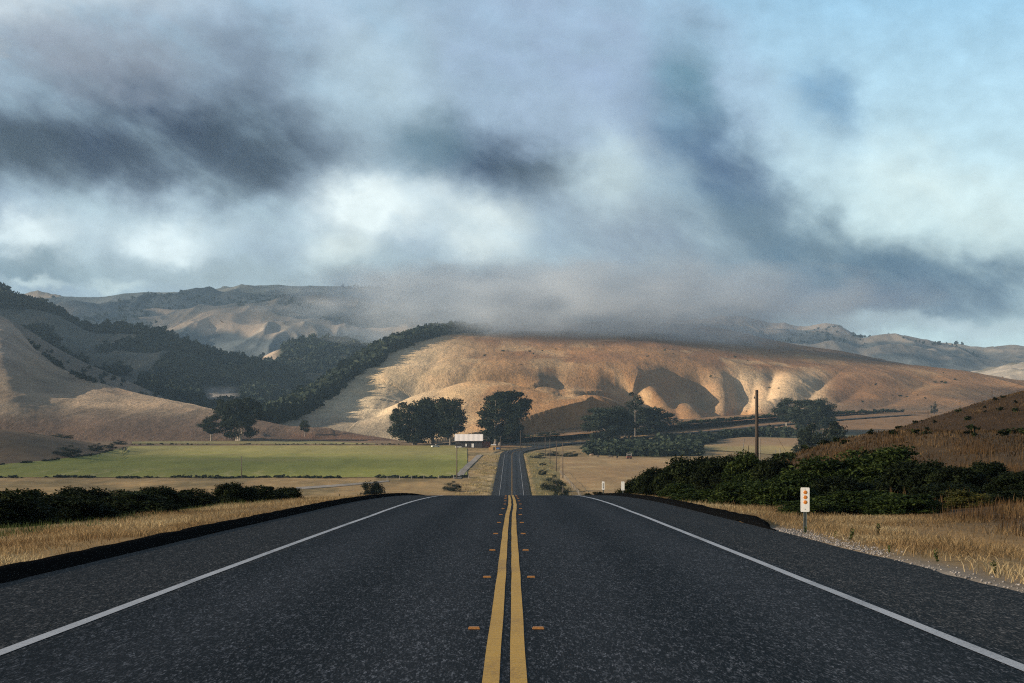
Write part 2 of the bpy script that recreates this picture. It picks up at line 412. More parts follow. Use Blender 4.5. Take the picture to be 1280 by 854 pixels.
# amber raised markers beside the double yellow line
bm = bmesh.new(); 
for z, s in ((.0, 1), (.019, .66)):
    pass
vs = [bm.verts.new(p) for p in ((-.05, -.05, 0), (.05, -.05, 0), (.05, .05, 0), (-.05, .05, 0), (-.043, -.018, .020), (.043, -.018, .020), (.043, .018, .020), (-.043, .018, .020))]
for f in ((0, 1, 5, 4), (1, 2, 6, 5), (2, 3, 7, 6), (3, 0, 4, 7), (4, 5, 6, 7), (3, 2, 1, 0)): bm.faces.new([vs[i] for i in f])
bmesh.ops.bevel(bm, geom=list(bm.edges), offset=.003, segments=2, affect='EDGES')
mk_me = bm_mesh('road_reflector', bm); mk_me.materials.append(M['amber_road'])
ordn = ['first', 'second', 'third', 'fourth', 'fifth', 'sixth', 'seventh', 'eighth', 'ninth', 'tenth', 'eleventh', 'twelfth', 'thirteenth']
for k in range(13):
    Y = 16.4 + 7.32 * k
    for s, sd in ((-1, 'left'), (1, 'right')):
        o = obj('road_reflector', mk_me, loc=(-.045 + s * (.257 + (.005 * ((k * 7 + s) % 3))) + float(np.interp(Y, Ys, wb)), Y, float(zr(Y)) + .001))
        o.rotation_euler = (-math.atan(float(zr(Y - 1) - zr(Y + 1)) / 2), 0, 0)
        tag(o, f'amber raised road marker {sd} of the double yellow line, {ordn[k]} from the camera', 'road marker', 'amber markers along the double yellow line')

# ------------------------------------------------------------------ hills
class Hill:
    def __init__(s, ridge, base, R0, pw=1.0, rough=(0, 0, 0), back=.15, seed=0, zb=None, rw=14):
        s.ridge, s.base, s.R0, s.pw, s.rough, s.back, s.seed, s.zb, s.rw = ridge, base, R0, pw, rough, back, seed, zb, rw
        s.carve = []
    def zcol(s, px, Y):
        Rr = sip(px, s.R0, s.rw * 1.5); Yb = sip(px, s.base, s.rw * 1.5); zt = CH + (HZ - sip(px, s.ridge, s.rw)) / F * Rr
        X = (px - 640) / F * Yb
        zb = (zg(X, Yb) - 1.5) if s.zb is None else s.zb + 0 * px
        t = (Y - Yb) / (Rr - Yb); tt = np.clip(t, 0, 1)
        S = np.where(tt < .93, tt ** s.pw * 1.0, 0); k = .93 ** s.pw
        # round the top
        u = np.clip((tt - .80) / .20, 0, 1)
        S = tt ** s.pw + .0 * u
        z = zb + (zt - zb) * S
        z = np.where(t > 1, zt - (Y - Rr) * s.back, z)
        z = np.where(t < 0, zb + t * 20, z)
        return z, t, zb
    def __call__(s, X, Y):
        px = 640 + F * X / Y; z, t, zb_ = s.zcol(px, Y)
        w = sst(0, .12, t) * np.where(t > 1, 1, 1 - .8 * sst(.85, 1, t)); a, sx, sy = s.rough
        if a: z = z + w * a * ((ridged(X / sx, Y / sy, 4, s.seed) - .55) * 2 + .6 * fbm(X / sx * .4, Y / sy * .4, 3, s.seed + 9))
        if s.seed == 41: z = z + w * .7 * (ridged(X / 26, Y / 90, 4, 47) - .55) * 2
        for pl, depth, wl, wr in s.carve:
            d = np.full(X.shape, 1e9); sg = np.zeros(X.shape); al = np.zeros(X.shape); n = len(pl) - 1
            for i in range(n):
                ax, ay = pl[i]; bx, by = pl[i + 1]; ux, uy = bx - ax, by - ay; L2 = ux * ux + uy * uy
                q = np.clip(((X - ax) * ux + (Y - ay) * uy) / L2, 0, 1)
                dx, dy = X - ax - q * ux, Y - ay - q * uy; D = np.sqrt(dx * dx + (dy * .5) ** 2)
                m = D < d; d = np.where(m, D, d); sg = np.where(m, dx, sg); al = np.where(m, (i + q) / n, al)
            wd = np.where(sg < 0, wl, wr); f = np.exp(-(d / wd) ** 1.35)
            fl = np.maximum(z - (s.zcol(px, Y)[2] + 2), 0)
            z = z - np.minimum(depth * sst(0, .4, al), .60 * fl) * f if depth > 0 else z - depth * f * sst(0, .35, al) * sst(1.02, .85, al)
        return z
    def at(s, px, py):
        Y = np.arange(float(sip(px, s.base, 1)), float(sip(px, s.R0, 1)) * 1.02, 3.0); X = (px - 640) / F * Y
        c = s.carve; s.carve = []; p = HZ - F * (s(X, Y) - CH) / Y; s.carve = c
        i = int(np.argmax(p <= py)); i = i if p[i] <= py else len(Y) - 1
        return float(X[i]), float(Y[i])
    def line(s, pts, depth, wl, wr):
        return ([s.at(*p) for p in pts], depth, wl, wr)
    def build(s, name, p0, p1, dp, nr, mat, colf, label, cat, over=1.25, under=.06):
        px = np.arange(p0, p1 + dp, dp); t = np.concatenate([np.linspace(-under, 1, nr), 1 + (over - 1) * np.linspace(.05, 1, 14) ** 1.5])
        P, T = np.meshgrid(px, t, indexing='xy')
        Yb = sip(P, s.base, s.rw * 1.5); Rr = sip(P, s.R0, s.rw * 1.5)
        Y = np.where(T <= 1, Yb + T * (Rr - Yb), Rr + (T - 1) * Rr); X = (P - 640) / F * Y
        Z = s(X, Y)
        c = colf(P, HZ - F * (Z - CH) / Y, X, Y, T)
        o = obj(name, mesh(name, np.stack([X, Y, Z], -1).reshape(-1, 3), grid_faces(*X.shape), True, col=c.reshape(-1, 3)), mat)
        return tag(o, label, cat, kind='structure')
def paint(shape, base):
    c = np.empty(shape + (3,)); c[:] = base
    def put(m, col):
        m = np.clip(m, 0, 1)[..., None]; c[:] = c * (1 - m) + np.array(col) * m
    return c, put

# the golden hill in the middle
H1 = Hill(ridge=[(250, 545), (300, 534), (345, 524), (380, 503), (425, 472), (470, 440), (520, 422), (560, 414), (600, 414), (650, 414), (700, 414), (760, 413), (820, 415), (880, 425), (920, 431), (960, 437), (1000, 440), (1050, 446), (1100, 452), (1150, 457), (1200, 463), (1240, 470), (1280, 477), (1400, 490)],
          base=[(250, 1235), (600, 1235), (700, 1270), (800, 1340), (900, 1410), (1000, 1490), (1100, 1560), (1280, 1600), (1400, 1620)],
          R0=[(250, 1330), (300, 1350), (345, 1420), (380, 1560), (425, 1800), (470, 2050), (520, 2300), (560, 2450), (600, 2550), (700, 2650), (850, 2650), (1000, 2550), (1100, 2400), (1200, 2250), (1280, 2150), (1400, 2050)],
          pw=.93, rough=(2.6, 110, 420), seed=41)
H1.carve = [
    H1.line([(628, 462), (645, 470), (664, 479), (690, 496), (715, 516), (745, 532), (790, 543)], 66, 80, 22),
    H1.line([(575, 470), (600, 478), (625, 488), (656, 499), (700, 510), (742, 520), (775, 530)], -26, 80, 46),
    H1.line([(755, 458), (790, 466), (812, 474), (824, 490), (834, 505), (852, 518), (866, 530)], 62, 50, 18),
    H1.line([(868, 452), (878, 464), (890, 478), (896, 492), (892, 505), (884, 516), (872, 526)], 52, 40, 20),
    H1.line([(905, 456), (930, 470), (905, 500), (885, 516)], 14, 16, 26),
    H1.line([(926, 456), (916, 478), (900, 506)], 10, 13, 10), H1.line([(948, 458), (934, 478), (918, 498)], 8, 14, 10), H1.line([(970, 458), (958, 476)], 9, 14, 10),
    H1.line([(692, 450), (703, 478), (726, 506)], 7, 18, 14), H1.line([(720, 452), (735, 480), (752, 505)], 6, 20, 14),
    H1.line([(565, 436), (520, 466), (470, 505)], 4.5, 24, 18), H1.line([(610, 440), (575, 470), (530, 512)], 4, 24, 18), H1.line([(500, 440), (460, 470), (420, 505)], 3.5, 24, 18),
    H1.line([(838, 450), (846, 480), (858, 505)], 9, 16, 12), H1.line([(1060, 460), (1010, 478), (960, 500)], 9, 20, 14),
    H1.line([(1010, 470), (960, 490), (905, 516), (870, 530)], 16, 30, 40),
    H1.line([(560, 455), (530, 470), (480, 495), (455, 512)], 9, 40, 30),
    H1.line([(1085, 470), (1060, 480), (1020, 492)], 10, 34, 24),
    H1.line([(1180, 466), (1120, 488), (1070, 506)], 10, 40, 28),
]
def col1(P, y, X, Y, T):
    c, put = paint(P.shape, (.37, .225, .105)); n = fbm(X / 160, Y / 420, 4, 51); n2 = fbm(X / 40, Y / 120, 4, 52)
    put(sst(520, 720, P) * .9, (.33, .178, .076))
    put(sst(640, 430, P) * .95, (.66, .53, .34))  # left flank painted paler for the sun falling on it
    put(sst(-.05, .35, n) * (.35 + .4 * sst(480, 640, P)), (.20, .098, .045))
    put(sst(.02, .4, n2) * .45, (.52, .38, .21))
    up = sst(442, 424, y + n * 14) * sst(560, 640, P); put(up * .8, (.15, .078, .042))  # cloud shade on the hill top painted as dark brown
    put(sst(960, 1080, P) * sst(-.5, .3, n + .3) * .8, (.19, .105, .052))  # shade over the right part put into the grass colour
    lo = sst(505, 530, y + n2 * 10) * sst(560, 440, P); put(lo * .7, (.20, .165, .125))  # greyish shade painted along the left foot
    put(sst(840, 960, P) * sst(520, 505, y + n2 * 8) * sst(455, 475, y) * (1 - sst(1010, 1050, P)) * .8, (.58, .43, .26))  # sunlit streak right of the gullies painted pale
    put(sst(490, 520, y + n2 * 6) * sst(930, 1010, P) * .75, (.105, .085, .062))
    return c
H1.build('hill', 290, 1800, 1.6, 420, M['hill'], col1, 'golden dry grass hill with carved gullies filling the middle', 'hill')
# shoulder behind it, its cloud shade put into the dark brown
H2 = Hill(ridge=[(480, 440), (560, 412), (620, 408), (700, 405), (760, 402), (800, 402), (850, 406), (900, 410), (960, 424), (1000, 432), (1050, 438), (1090, 447), (1130, 456), (1200, 480)],
          base=[(480, 2500), (1200, 2500)], R0=[(480, 3000), (800, 3100), (1200, 3000)], pw=.8, rough=(4, 80, 200), seed=61, zb=100)
def col2(P, y, X, Y, T):
    c, put = paint(P.shape, (.085, .058, .036)); put(sst(-.1, .4, fbm(X / 60, Y / 150, 4, 62)) * .6, (.14, .085, .05)); return c
H2.build('hill', 480, 1200, 2.5, 60, M['hill'], col2, 'dark brown shoulder ridge behind the golden hill', 'hill')
# left front hillside, shaded foot and lit top painted into its colour
H3 = Hill(ridge=[(-300, 340), (-150, 365), (0, 392), (25, 412), (37, 430), (65, 452), (90, 468), (150, 486), (220, 502), (270, 512), (345, 530), (400, 536), (430, 538), (500, 551), (560, 562)],
          base=[(-300, 1185), (0, 1185), (345, 1190), (560, 1190)],
          R0=[(-300, 2100), (0, 1900), (65, 1780), (100, 1640), (220, 1460), (345, 1330), (450, 1260), (560, 1215)], pw=.82, rough=(2.2, 70, 200), seed=71)
H3.carve = [H3.line([(250, 520), (330, 536), (420, 546), (470, 550)], 3.0, 26, 18)]
def col3(P, y, X, Y, T):
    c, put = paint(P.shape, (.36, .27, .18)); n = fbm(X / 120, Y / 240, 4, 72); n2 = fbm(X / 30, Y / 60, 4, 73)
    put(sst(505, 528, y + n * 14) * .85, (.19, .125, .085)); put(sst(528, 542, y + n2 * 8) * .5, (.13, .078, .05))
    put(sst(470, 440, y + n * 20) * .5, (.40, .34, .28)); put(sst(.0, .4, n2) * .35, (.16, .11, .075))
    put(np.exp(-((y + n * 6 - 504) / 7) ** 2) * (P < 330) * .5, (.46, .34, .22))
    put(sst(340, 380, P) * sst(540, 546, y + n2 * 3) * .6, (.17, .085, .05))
    return c
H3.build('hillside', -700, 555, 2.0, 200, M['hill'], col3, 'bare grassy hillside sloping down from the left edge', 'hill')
H4 = Hill(ridge=[(-200, 370), (0, 394), (30, 408), (62, 430), (100, 451), (150, 472), (215, 501), (260, 522), (330, 545)], base=[(-200, 1700), (330, 1600)], R0=[(-200, 2300), (62, 2250), (215, 2000), (330, 1800)], pw=.9, rough=(2, 60, 160), seed=81, zb=18)
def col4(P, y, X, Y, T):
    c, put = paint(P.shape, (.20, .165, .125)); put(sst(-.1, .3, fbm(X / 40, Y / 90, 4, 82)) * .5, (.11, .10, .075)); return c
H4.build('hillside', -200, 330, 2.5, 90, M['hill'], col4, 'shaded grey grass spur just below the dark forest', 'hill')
# forested slopes
H5 = Hill(ridge=[(-250, 352), (-100, 360), (0, 370), (20, 377), (60, 384), (100, 411), (125, 419), (150, 417), (190, 420), (250, 442), (300, 453), (340, 464), (375, 484), (420, 508), (470, 530)],
          base=[(-250, 1950), (470, 1750)], R0=[(-250, 3000), (100, 2900), (300, 2750), (420, 2400), (470, 2200)], pw=.9, rough=(14, 120, 260), seed=91, zb=20)
def colf(P, y, X, Y, T):
    c, put = paint(P.shape, (.022, .026, .022)); put(sst(-.1, .4, fbm(X / 80, Y / 150, 4, 92)) * .5, (.045, .045, .032)); put(sst(-.24, -.34, fbm(X / 90, Y / 180, 3, 151)), (.10, .10, .08))
    m = sst(250, 268, P) * sst(302, 285, P) * sst(482, 488, y) * sst(506, 496, y); put(m, (.27, .25, .22)); return c
H5.build('hillside', -700, 470, 3, 110, M['hill'], colf, 'steep dark slope under the oak forest on the left', 'hill')
H6 = Hill(ridge=[(250, 480), (310, 462), (330, 446), (350, 440), (375, 428), (400, 424), (430, 428), (450, 432), (480, 440), (540, 470)], base=[(250, 2700), (540, 2700)], R0=[(250, 3300), (540, 3300)], pw=.8, rough=(8, 110, 200), seed=95, zb=90)
def colk(P, y, X, Y, T):
    c, put = paint(P.shape, (.055, .055, .038)); put(sst(352, 340, P) * sst(462, 448, y), (.42, .33, .24)); return c
H6.build('hill', 250, 540, 3, 60, M['hill'], colk, 'wooded knoll standing behind the forest gap', 'hill')
# far mountains, bluish haze tint put into their base colours
H7 = Hill(ridge=[(-300, 375), (-100, 372), (40, 374), (66, 371), (100, 369), (130, 369), (180, 364), (220, 366), (290, 359), (340, 356), (400, 356), (450, 358), (500, 362), (560, 375), (620, 390), (720, 415)],
          base=[(-300, 4000), (720, 4000)], R0=[(-300, 6300), (720, 6300)], pw=.75, rough=(44, 330, 620), seed=101, zb=120, back=.2, rw=6)
def col7(P, y, X, Y, T):
    n = ridged(X / 330, Y / 620, 4, 101); c, put = paint(P.shape, (.085, .102, .108))
    n2 = fbm(X / 170, Y / 360, 5, 103)
    put(sst(.57, .66, n + n2 * .25) * sst(-.12, .2, fbm(X / 420, Y / 700, 3, 107)) * .95, (.46, .36, .26)); put(sst(378, 366, y + n2 * 6) * .75, (.06, .075, .075)); put(sst(.05, .35, n2) * .5, (.15, .155, .135)); return c  # pale patches are painted sunlight on the slopes
H7.build('mountain', -900, 720, 1.6, 260, M['mount'], col7, 'far mountain range with sunlit ridges painted pale behind the forest', 'mountain')
H8 = Hill(ridge=[(780, 425), (840, 408), (880, 402), (905, 400), (930, 404), (960, 414), (980, 412), (1000, 414), (1030, 411), (1050, 412), (1075, 424), (1100, 418), (1140, 421), (1175, 431), (1200, 430), (1230, 436), (1262, 433), (1300, 432), (1400, 425), (1600, 420)],
          base=[(780, 4000), (1600, 4000)], R0=[(780, 6300), (1600, 6300)], pw=.8, rough=(36, 300, 600), seed=111, zb=110, back=.2, rw=5)
def col8(P, y, X, Y, T):
    n = ridged(X / 300, Y / 600, 4, 111); c, put = paint(P.shape, (.095, .108, .108)); n2 = fbm(X / 170, Y / 360, 5, 113)
    put(sst(.66, .78, n + n2 * .25) * .9, (.36, .30, .23)); put(sst(1170, 1290, P) * .5, (.34, .29, .22)); return c
H8.build('mountain', 780, 2400, 1.6, 200, M['mount'], col8, 'far mountain range on the right below the grey cloud band', 'mountain')
H9 = Hill(ridge=[(1120, 490), (1180, 474), (1220, 466), (1262, 455), (1300, 449), (1400, 440), (1600, 440)], base=[(1120, 3200), (1600, 3200)], R0=[(1120, 4400), (1600, 4400)], pw=.8, rough=(18, 160, 300), seed=121, zb=80, rw=8)
def col9(P, y, X, Y, T):
    c, put = paint(P.shape, (.36, .31, .24)); put(sst(.05, .3, fbm(X / 90, Y / 200, 5, 122)) * .8, (.09, .09, .065)); return c
H9.build('hill', 1120, 2400, 3, 80, M['mount'], col9, 'pale low hill at the right edge in front of the far range', 'hill')

# ------------------------------------------------------------------ fields, tracks
def sheet(name, px, near, farr, mat, colf, label, cat, nr=60, lift=.14):
    P = np.arange(px[0], px[1] + .1, 4.0); dn = np.array([ground_at(p, float(ip(p, near))) for p in P]); df = np.array([ground_at(p, float(ip(p, farr))) for p in P])
    t = np.linspace(0, 1, nr)[:, None]; Y = dn[None] * (1 - t) + df[None] * t; X = (P[None] - 640) / F * Y; Z = zg(X, Y) + lift
    o = obj(name, mesh(name, np.stack([X, Y, Z], -1).reshape(-1, 3), grid_faces(*X.shape), True, col=colf(X, Y).reshape(-1, 3)), mat)
    return tag(o, label, cat, kind='structure')
def cgreen(X, Y):
    c, put = paint(X.shape, (.215, .225, .048)); n = fbm(X / 50, Y / 30, 4, 131)
    put(sst(900, 1060, Y + n * 90) * .75, (.31, .27, .105)); put(sst(-220, -330, X + n * 60) * .4, (.25, .22, .1)); put(sst(0, .5, n) * .5, (.24, .225, .08))
    st = sst(.80, .95, np.sin((X * .96 + Y * .11) * .55 + 2 * n)) * sst(830, 740, Y); put(st * .55 * sst(-.2, .3, fbm(X / 25, Y / 60, 3, 133)), (.38, .34, .15)); return c
sheet('field', (-120, 586), [(-120, 598), (0, 597), (300, 597.5), (500, 597), (586, 597)], [(-120, 584), (0, 581), (60, 576), (120, 568), (160, 558.5), (200, 557.5), (570, 557.5), (586, 561)], M['field'], cgreen, 'green crop field left of the far road', 'field', 90)
def cgreen2(X, Y):
    c, put = paint(X.shape, (.26, .235, .10)); put(sst(0, .5, fbm(X / 40, Y / 30, 4, 132)) * .6, (.33, .27, .14)); return c
sheet('field', (165, 470), [(165, 555), (300, 555.4), (470, 556)], [(165, 552.5), (300, 551.8), (400, 552), (470, 555)], M['field'], cgreen2, 'narrow pale green strip behind the crop field', 'field', 10, .2)
def cdry(X, Y):
    c, put = paint(X.shape, (.30, .205, .10)); n = fbm(X / 14, Y / 30, 4, 141); put(sst(0, .45, n) * .6, (.25, .165, .085)); put(sst(.1, .5, -n) * .4, (.44, .34, .18)); return c
sheet('field', (700, 880), [(700, 600), (745, 622), (880, 622)], [(700, 572), (720, 571), (830, 573), (880, 580)], M['field'], cdry, 'mown dry field right of the far road', 'field', 70)
def cdry2(X, Y):
    c, put = paint(X.shape, (.30, .235, .10)); put(sst(1100, 1180, Y + fbm(X / 20, Y / 20, 3, 142) * 30) * .8, (.27, .17, .10)); return c
sheet('field', (874, 1010), [(874, 562), (1010, 572)], [(874, 560), (895, 551), (930, 547), (1010, 549)], M['field'], cdry2, 'small yellow clearing beyond the tall utility pole', 'field', 30, .3)
def ctrack(X, Y):
    c, put = paint(X.shape, (.25, .23, .205)); put(sst(0, .4, fbm(X / 6, Y / 10, 4, 143)) * .5, (.17, .15, .12)); return c
sheet('track', (370, 486), [(370, 612.5), (430, 608), (486, 602.5)], [(370, 609.5), (430, 605.5), (486, 600.8)], M['field'], ctrack, 'grey dirt track crossing the dry strip below the crop field', 'track', 8, .10)
def path_strip(name, pts, w, label):
    P = [gpt(*p) for p in pts]; V = []; 
    P2 = []
    for i in range(len(P) - 1):
        for k in range(10):
            t = k / 10; X = P[i][0] * (1 - t) + P[i + 1][0] * t; Y = P[i][1] * (1 - t) + P[i + 1][1] * t; P2.append((X, Y))
    P2.append(P[-1][:2]); P2 = np.array(P2); d = np.gradient(P2, axis=0); d /= np.linalg.norm(d, axis=1)[:, None]; n = np.stack([-d[:, 1], d[:, 0]], 1)
    A = []
    for o_ in (-w, -w / 3, w / 3, w):
        Q_ = P2 + n * o_; A.append(np.stack([Q_[:, 0], Q_[:, 1], zg(Q_[:, 0], Q_[:, 1]) + .2], -1))
    A = np.stack(A, 1)
    o = obj(name, mesh(name, A.reshape(-1, 3), grid_faces(len(P2), 4), True, col=ctrack(A[..., 0], A[..., 1]).reshape(-1, 3)), M['field'])
    tag(o, label, 'track', kind='structure')
path_strip('track', [(571, 599), (580, 588), (592, 577), (600, 569)], 1.4, 'narrow grey farm track beside the far road climbing to the barn')

# ------------------------------------------------------------------ foliage generators
def leaves(C, size, g, flat=.0, asp=1.6):
    n = len(C); a = g.normal(size=(n, 3)); a /= np.linalg.norm(a, axis=1)[:, None]
    b = g.normal(size=(n, 3)); b[:, 2] *= 1 - flat; b -= a * (a * b).sum(1)[:, None]; b /= np.linalg.norm(b, axis=1)[:, None]
    s = (size * g.uniform(.6, 1.35, n))[:, None] if np.isscalar(size) else (size * g.uniform(.6, 1.35, n))[:, None]
    a = a * s * .5 * asp; b = b * s * .5 / asp
    V = np.stack([C - a, C + b * 1.0 - a * .1, C + a, C - b * 1.0 + a * .1], 1).reshape(-1, 3)
    return V, np.arange(n * 4).reshape(-1, 4)
def clumps(g, n, rad, lo, hi, shape='round'):
    """clump centres inside an uneven envelope of unit half width, z from lo to hi"""
    out = []
    while len(out) < n:
        p = g.uniform(-1, 1, 3); z = (p[2] + 1) / 2
        if shape == 'round': w = math.sqrt(max(0, 1 - (2 * z - .75) ** 2 / 1.6)) if z > .0 else 0
        elif shape == 'lean': w = .35 + .65 * math.sin(math.pi * min(1, z * .9 + .1))
        elif shape == 'dome': w = math.sqrt(max(0, 1 - z * z))
        else: w = .55 + .45 * math.sin(math.pi * z)
        r = math.hypot(p[0], p[1])
        if r <= w and r > w * .25 * g.random(): out.append((p[0], p[1], lo + z * (hi - lo)))
    return np.array(out)
def crown(seed, n, nl, leaf, cr, lo=.25, hi=1.0, wx=.5, wy=.5, shape='round', lean=0.0, sq=.75):
    g = np.random.default_rng(seed); C = clumps(g, n, cr, lo + cr * sq, hi - cr * sq, shape)
    C[:, 0] = C[:, 0] * (wx - cr * .6) + lean * C[:, 2]; C[:, 1] *= (wy - cr * .6)
    R_ = cr * g.uniform(.55, 1.25, n); k = g.integers(0, n, nl)
    d = g.normal(size=(nl, 3)); d /= np.linalg.norm(d, axis=1)[:, None]
    r = R_[k] * g.uniform(.25, 1.0, nl) ** .5 * (1 + .18 * g.normal(size=nl)); d[:, 2] *= sq
    P = C[k] + d * r[:, None]
    V, Q = leaves(P, leaf, g)
    tint = g.uniform(0, 1, n); v = np.clip(.55 * g.random(nl) + .45 * tint[k], 0, 1)
    return V, Q, np.repeat(v, 4), C, R_
def limbs(seed, C, R_, r0=.025, lean=0.0, n=14, fork=.3, stems=1):
    g = np.random.default_rng(seed + 500); parts = []
    tops = []
    for s_ in range(stems):
        o = (g.uniform(-.05, .05) * (stems > 1), g.uniform(-.05, .05) * (stems > 1)); top = Vector((lean * .75 + o[0] * 3, o[1] * 3, .78))
        pts = [(o[0], o[1], -.03), (o[0] + lean * .1, o[1], .12), (o[0] * 1.6 + lean * fork, o[1] * 1.5, fork), (o[0] * 2.4 + lean * .55, o[1] * 2, .55), tuple(top)]
        parts.append(tube_np(pts, [r0 * 1.5, r0, r0 * .85, r0 * .55, r0 * .2], 8)); tops.append(pts)
    for i in g.permutation(len(C))[:n]:
        pts = tops[int(g.integers(0, stems))]; c = C[i]; zf = fork + (c[2] - fork) * .45 if c[2] > fork else c[2] * .7
        zz = [p[2] for p in pts]; a = (np.interp(zf, zz, [p[0] for p in pts]), np.interp(zf, zz, [p[1] for p in pts]), zf)
        m = ((a[0] + c[0]) / 2 + g.normal() * .02, (a[1] + c[1]) / 2 + g.normal() * .02, (a[2] + c[2]) / 2 + .02)
        parts.append(tube_np([a, m, tuple(c)], [r0 * .5, r0 * .33, r0 * .12], 5))
    return join_np(parts)
TREES = {}
def tree_kind(key, seed, mat, bark, n, nl, leaf, cr, stems=1, r0=.025, fork=.3, **kw):
    V, Q, v, C, R_ = crown(seed, n, nl, leaf, cr, **kw)
    a = mesh('crown', V, Q, var=v); a.materials.append(mat)
    V, Q = limbs(seed, C, R_, r0, kw.get('lean', 0), 18, fork, stems); b = mesh('trunk', V, Q, True); b.materials.append(bark)
    TREES[key] = (a, b)
tree_kind('spread', 1, M['tree'], M['bark'], 66, 16000, .032, .115, 3, .018, .18, lo=.03, wx=.56, wy=.5, shape='oval')
tree_kind('spread2', 2, M['tree'], M['bark'], 55, 14000, .032, .125, 2, .018, .18, lo=.08, wx=.50, wy=.45, shape='oval')
tree_kind('upright', 3, M['tree'], M['bark'], 46, 11000, .030, .11, 1, .02, .2, lo=.10, wx=.36, wy=.34, shape='oval')
tree_kind('leaning', 4, M['tree'], M['bark'], 110, 17000, .027, .085, 2, .02, .18, lo=.02, wx=.36, wy=.36, shape='oval', lean=.14)
tree_kind('pom', 5, M['tree_grey'], M['bark'], 15, 3800, .018, .075, 1, .012, .45, lo=.50, wx=.20, wy=.2, shape='oval')
tree_kind('dense', 6, M['tree_grey'], M['bark'], 64, 15000, .031, .12, 2, .02, .15, lo=.0, wx=.50, wy=.5, shape='oval')
tree_kind('domed', 7, M['tree'], M['bark'], 30, 6000, .028, .16, 3, .02, .1, lo=.02, wx=.62, wy=.6, shape='dome')
tree_kind('open', 8, M['tree_grey'], M['bark_pale'], 34, 7000, .027, .10, 1, .015, .3, lo=.22, wx=.30, wy=.3, shape='oval')
tree_kind('grand', 9, M['tree'], M['bark_pale'], 90, 20000, .028, .10, 3, .02, .15, lo=.05, wx=.54, wy=.5, shape='oval')
def tree(key, px, top, d, label, wpx=None, group=None, name='tree', rz=0, sink=0, base=None):
    X, Y, Z = gpt(px, d=d); 
    if base is not None: Z = base
    h = (CH + (HZ - top) / F * d) - Z + sink
    o = empty(name, (X, Y, Z - sink), rz); a, b = TREES[key]
    c = obj('crown', a, parent=o); t_ = obj('trunk', b, parent=o)
    sx = h
    if wpx:
        w = wpx / F * d; xs = np.empty(len(a.vertices) * 3, np.float32); a.vertices.foreach_get('co', xs); ext = np.subtract(*np.percentile(xs[0::3], (98.5, 1.5))); sx = w / ext
    o.scale = (sx, sx, h)
    return tag(o, label, 'tree', group)
ET = 'tall trees around the farm'
tree('spread', 517, 499, 1150, 'broad dark tree, leftmost of the clump left of the barn', 56, ET, 'broadleaf_tree', .3)
tree('spread2', 540, 495, 1165, 'dark rounded tree in the middle of the clump left of the barn', 50, ET, 'broadleaf_tree', 1.1)
tree('upright', 563, 493, 1145, 'dark tree with a raised crown tuft directly behind the left barn end', 40, ET, 'broadleaf_tree', 2.0)
tree('leaning', 624, 485, 1140, 'tall dark tree leaning right, between barn and far road', 56, ET, 'broadleaf_tree')
tree('domed', 651, 538, 1150, 'small round tree at the foot of the tall leaning tree', 20, name='small_tree')
tree('domed', 688, 537, 1215, 'dark domed tree behind the bend of the far road', 40, name='small_tree', rz=1)
tree('domed', 712, 545, 1230, 'low dark tree right of the domed tree at the bend', 18, name='small_tree', rz=2)
tree('dense', 759, 507, 1190, 'grey green tree, left one of the clump right of the bend', 52, ET, 'broadleaf_tree', .5)
tree('pom', 794, 489, 1240, 'slender tree with open tufted crown rising above its neighbours', 20, ET, 'eucalyptus_tree')
tree('dense', 807, 508, 1260, 'wide grey green tree below the slender tufted one', 58, ET, 'broadleaf_tree', 2.2)
tree('upright', 781, 520, 1225, 'middle tree filling the gap in the clump right of the bend', 26, ET, 'broadleaf_tree', 1.2)
tree('domed', 851, 523, 1330, 'lone small round tree at the mouth of the gully', 15, name='small_tree', rz=.5)
tree('open', 264, 519, 1192, 'small open tree standing just left of the big dark spreading tree', 24, name='small_tree', rz=.7)
tree('grand', 297, 493, 1188, 'big dark spreading tree on the edge of the pale green strip', 56, name='broadleaf_tree', rz=.2)
RT = 'trees beyond the right hand mound'
tree('open', 983, 496, 1290, 'thin grey green tree, leftmost of the trio beyond the mound', 26, RT, 'broadleaf_tree', .4)
tree('dense', 1012, 497, 1270, 'wide grey green tree in the middle of the trio beyond the mound', 46, RT, 'broadleaf_tree', 1.0)
tree('upright', 1030, 501, 1255, 'upright tree right of the wide one in the trio beyond the mound', 28, RT, 'broadleaf_tree', 2.5)
tree('spread', 1029, 522, 700, 'darker low tree in front of the trio, behind the brown mound', 66, RT, 'broadleaf_tree', 1.9)
tree('domed', 1168, 499, 1500, 'tiny round tree on the slope above the right mound', 9, name='small_tree')
tree('open', 381, 524, 1250, 'tiny scraggly tree with a pale trunk on the brown knoll', 10, name='small_tree', rz=1.5, base=float(H3(np.array(-130.), np.array(1250.))))
# far bushes at the left end of the field
def bush_far(key, px, top, bot, w, label, group, mat=None, d=None):
    if d is None: d = ground_at(px, bot)
    return tree(key, px, top, d, label, w, group, 'bush', (px * 7) % 6, sink=.4)
BG = 'dark bushes at the left end of the crop field'
bush_far('domed', 86, 554, 571, 40, 'widest dark bush at the left end of the crop field', BG)
bush_far('domed', 121, 552, 564, 24, 'round dark bush right of the widest field bush', BG)
bush_far('domed', 138, 552, 561, 16, 'small bush between the round bush and the outer bush', BG)
bush_far('domed', 149, 549, 556, 20, 'outer bush at the corner of the crop field', BG)
bush_far('domed', 76, 541, 553, 34, 'dark bush above the widest one, below the hillside', BG, d=1050)
bush_far('domed', 30, 541, 549, 30, 'low dark bush on the knoll near the left edge', BG, d=1010)
VG = 'shrubs on the valley floor beyond the crest'
bush_far('domed', 566, 599, 616, 26, 'dark shrub on the left beside the foot of the far road', VG, d=600)
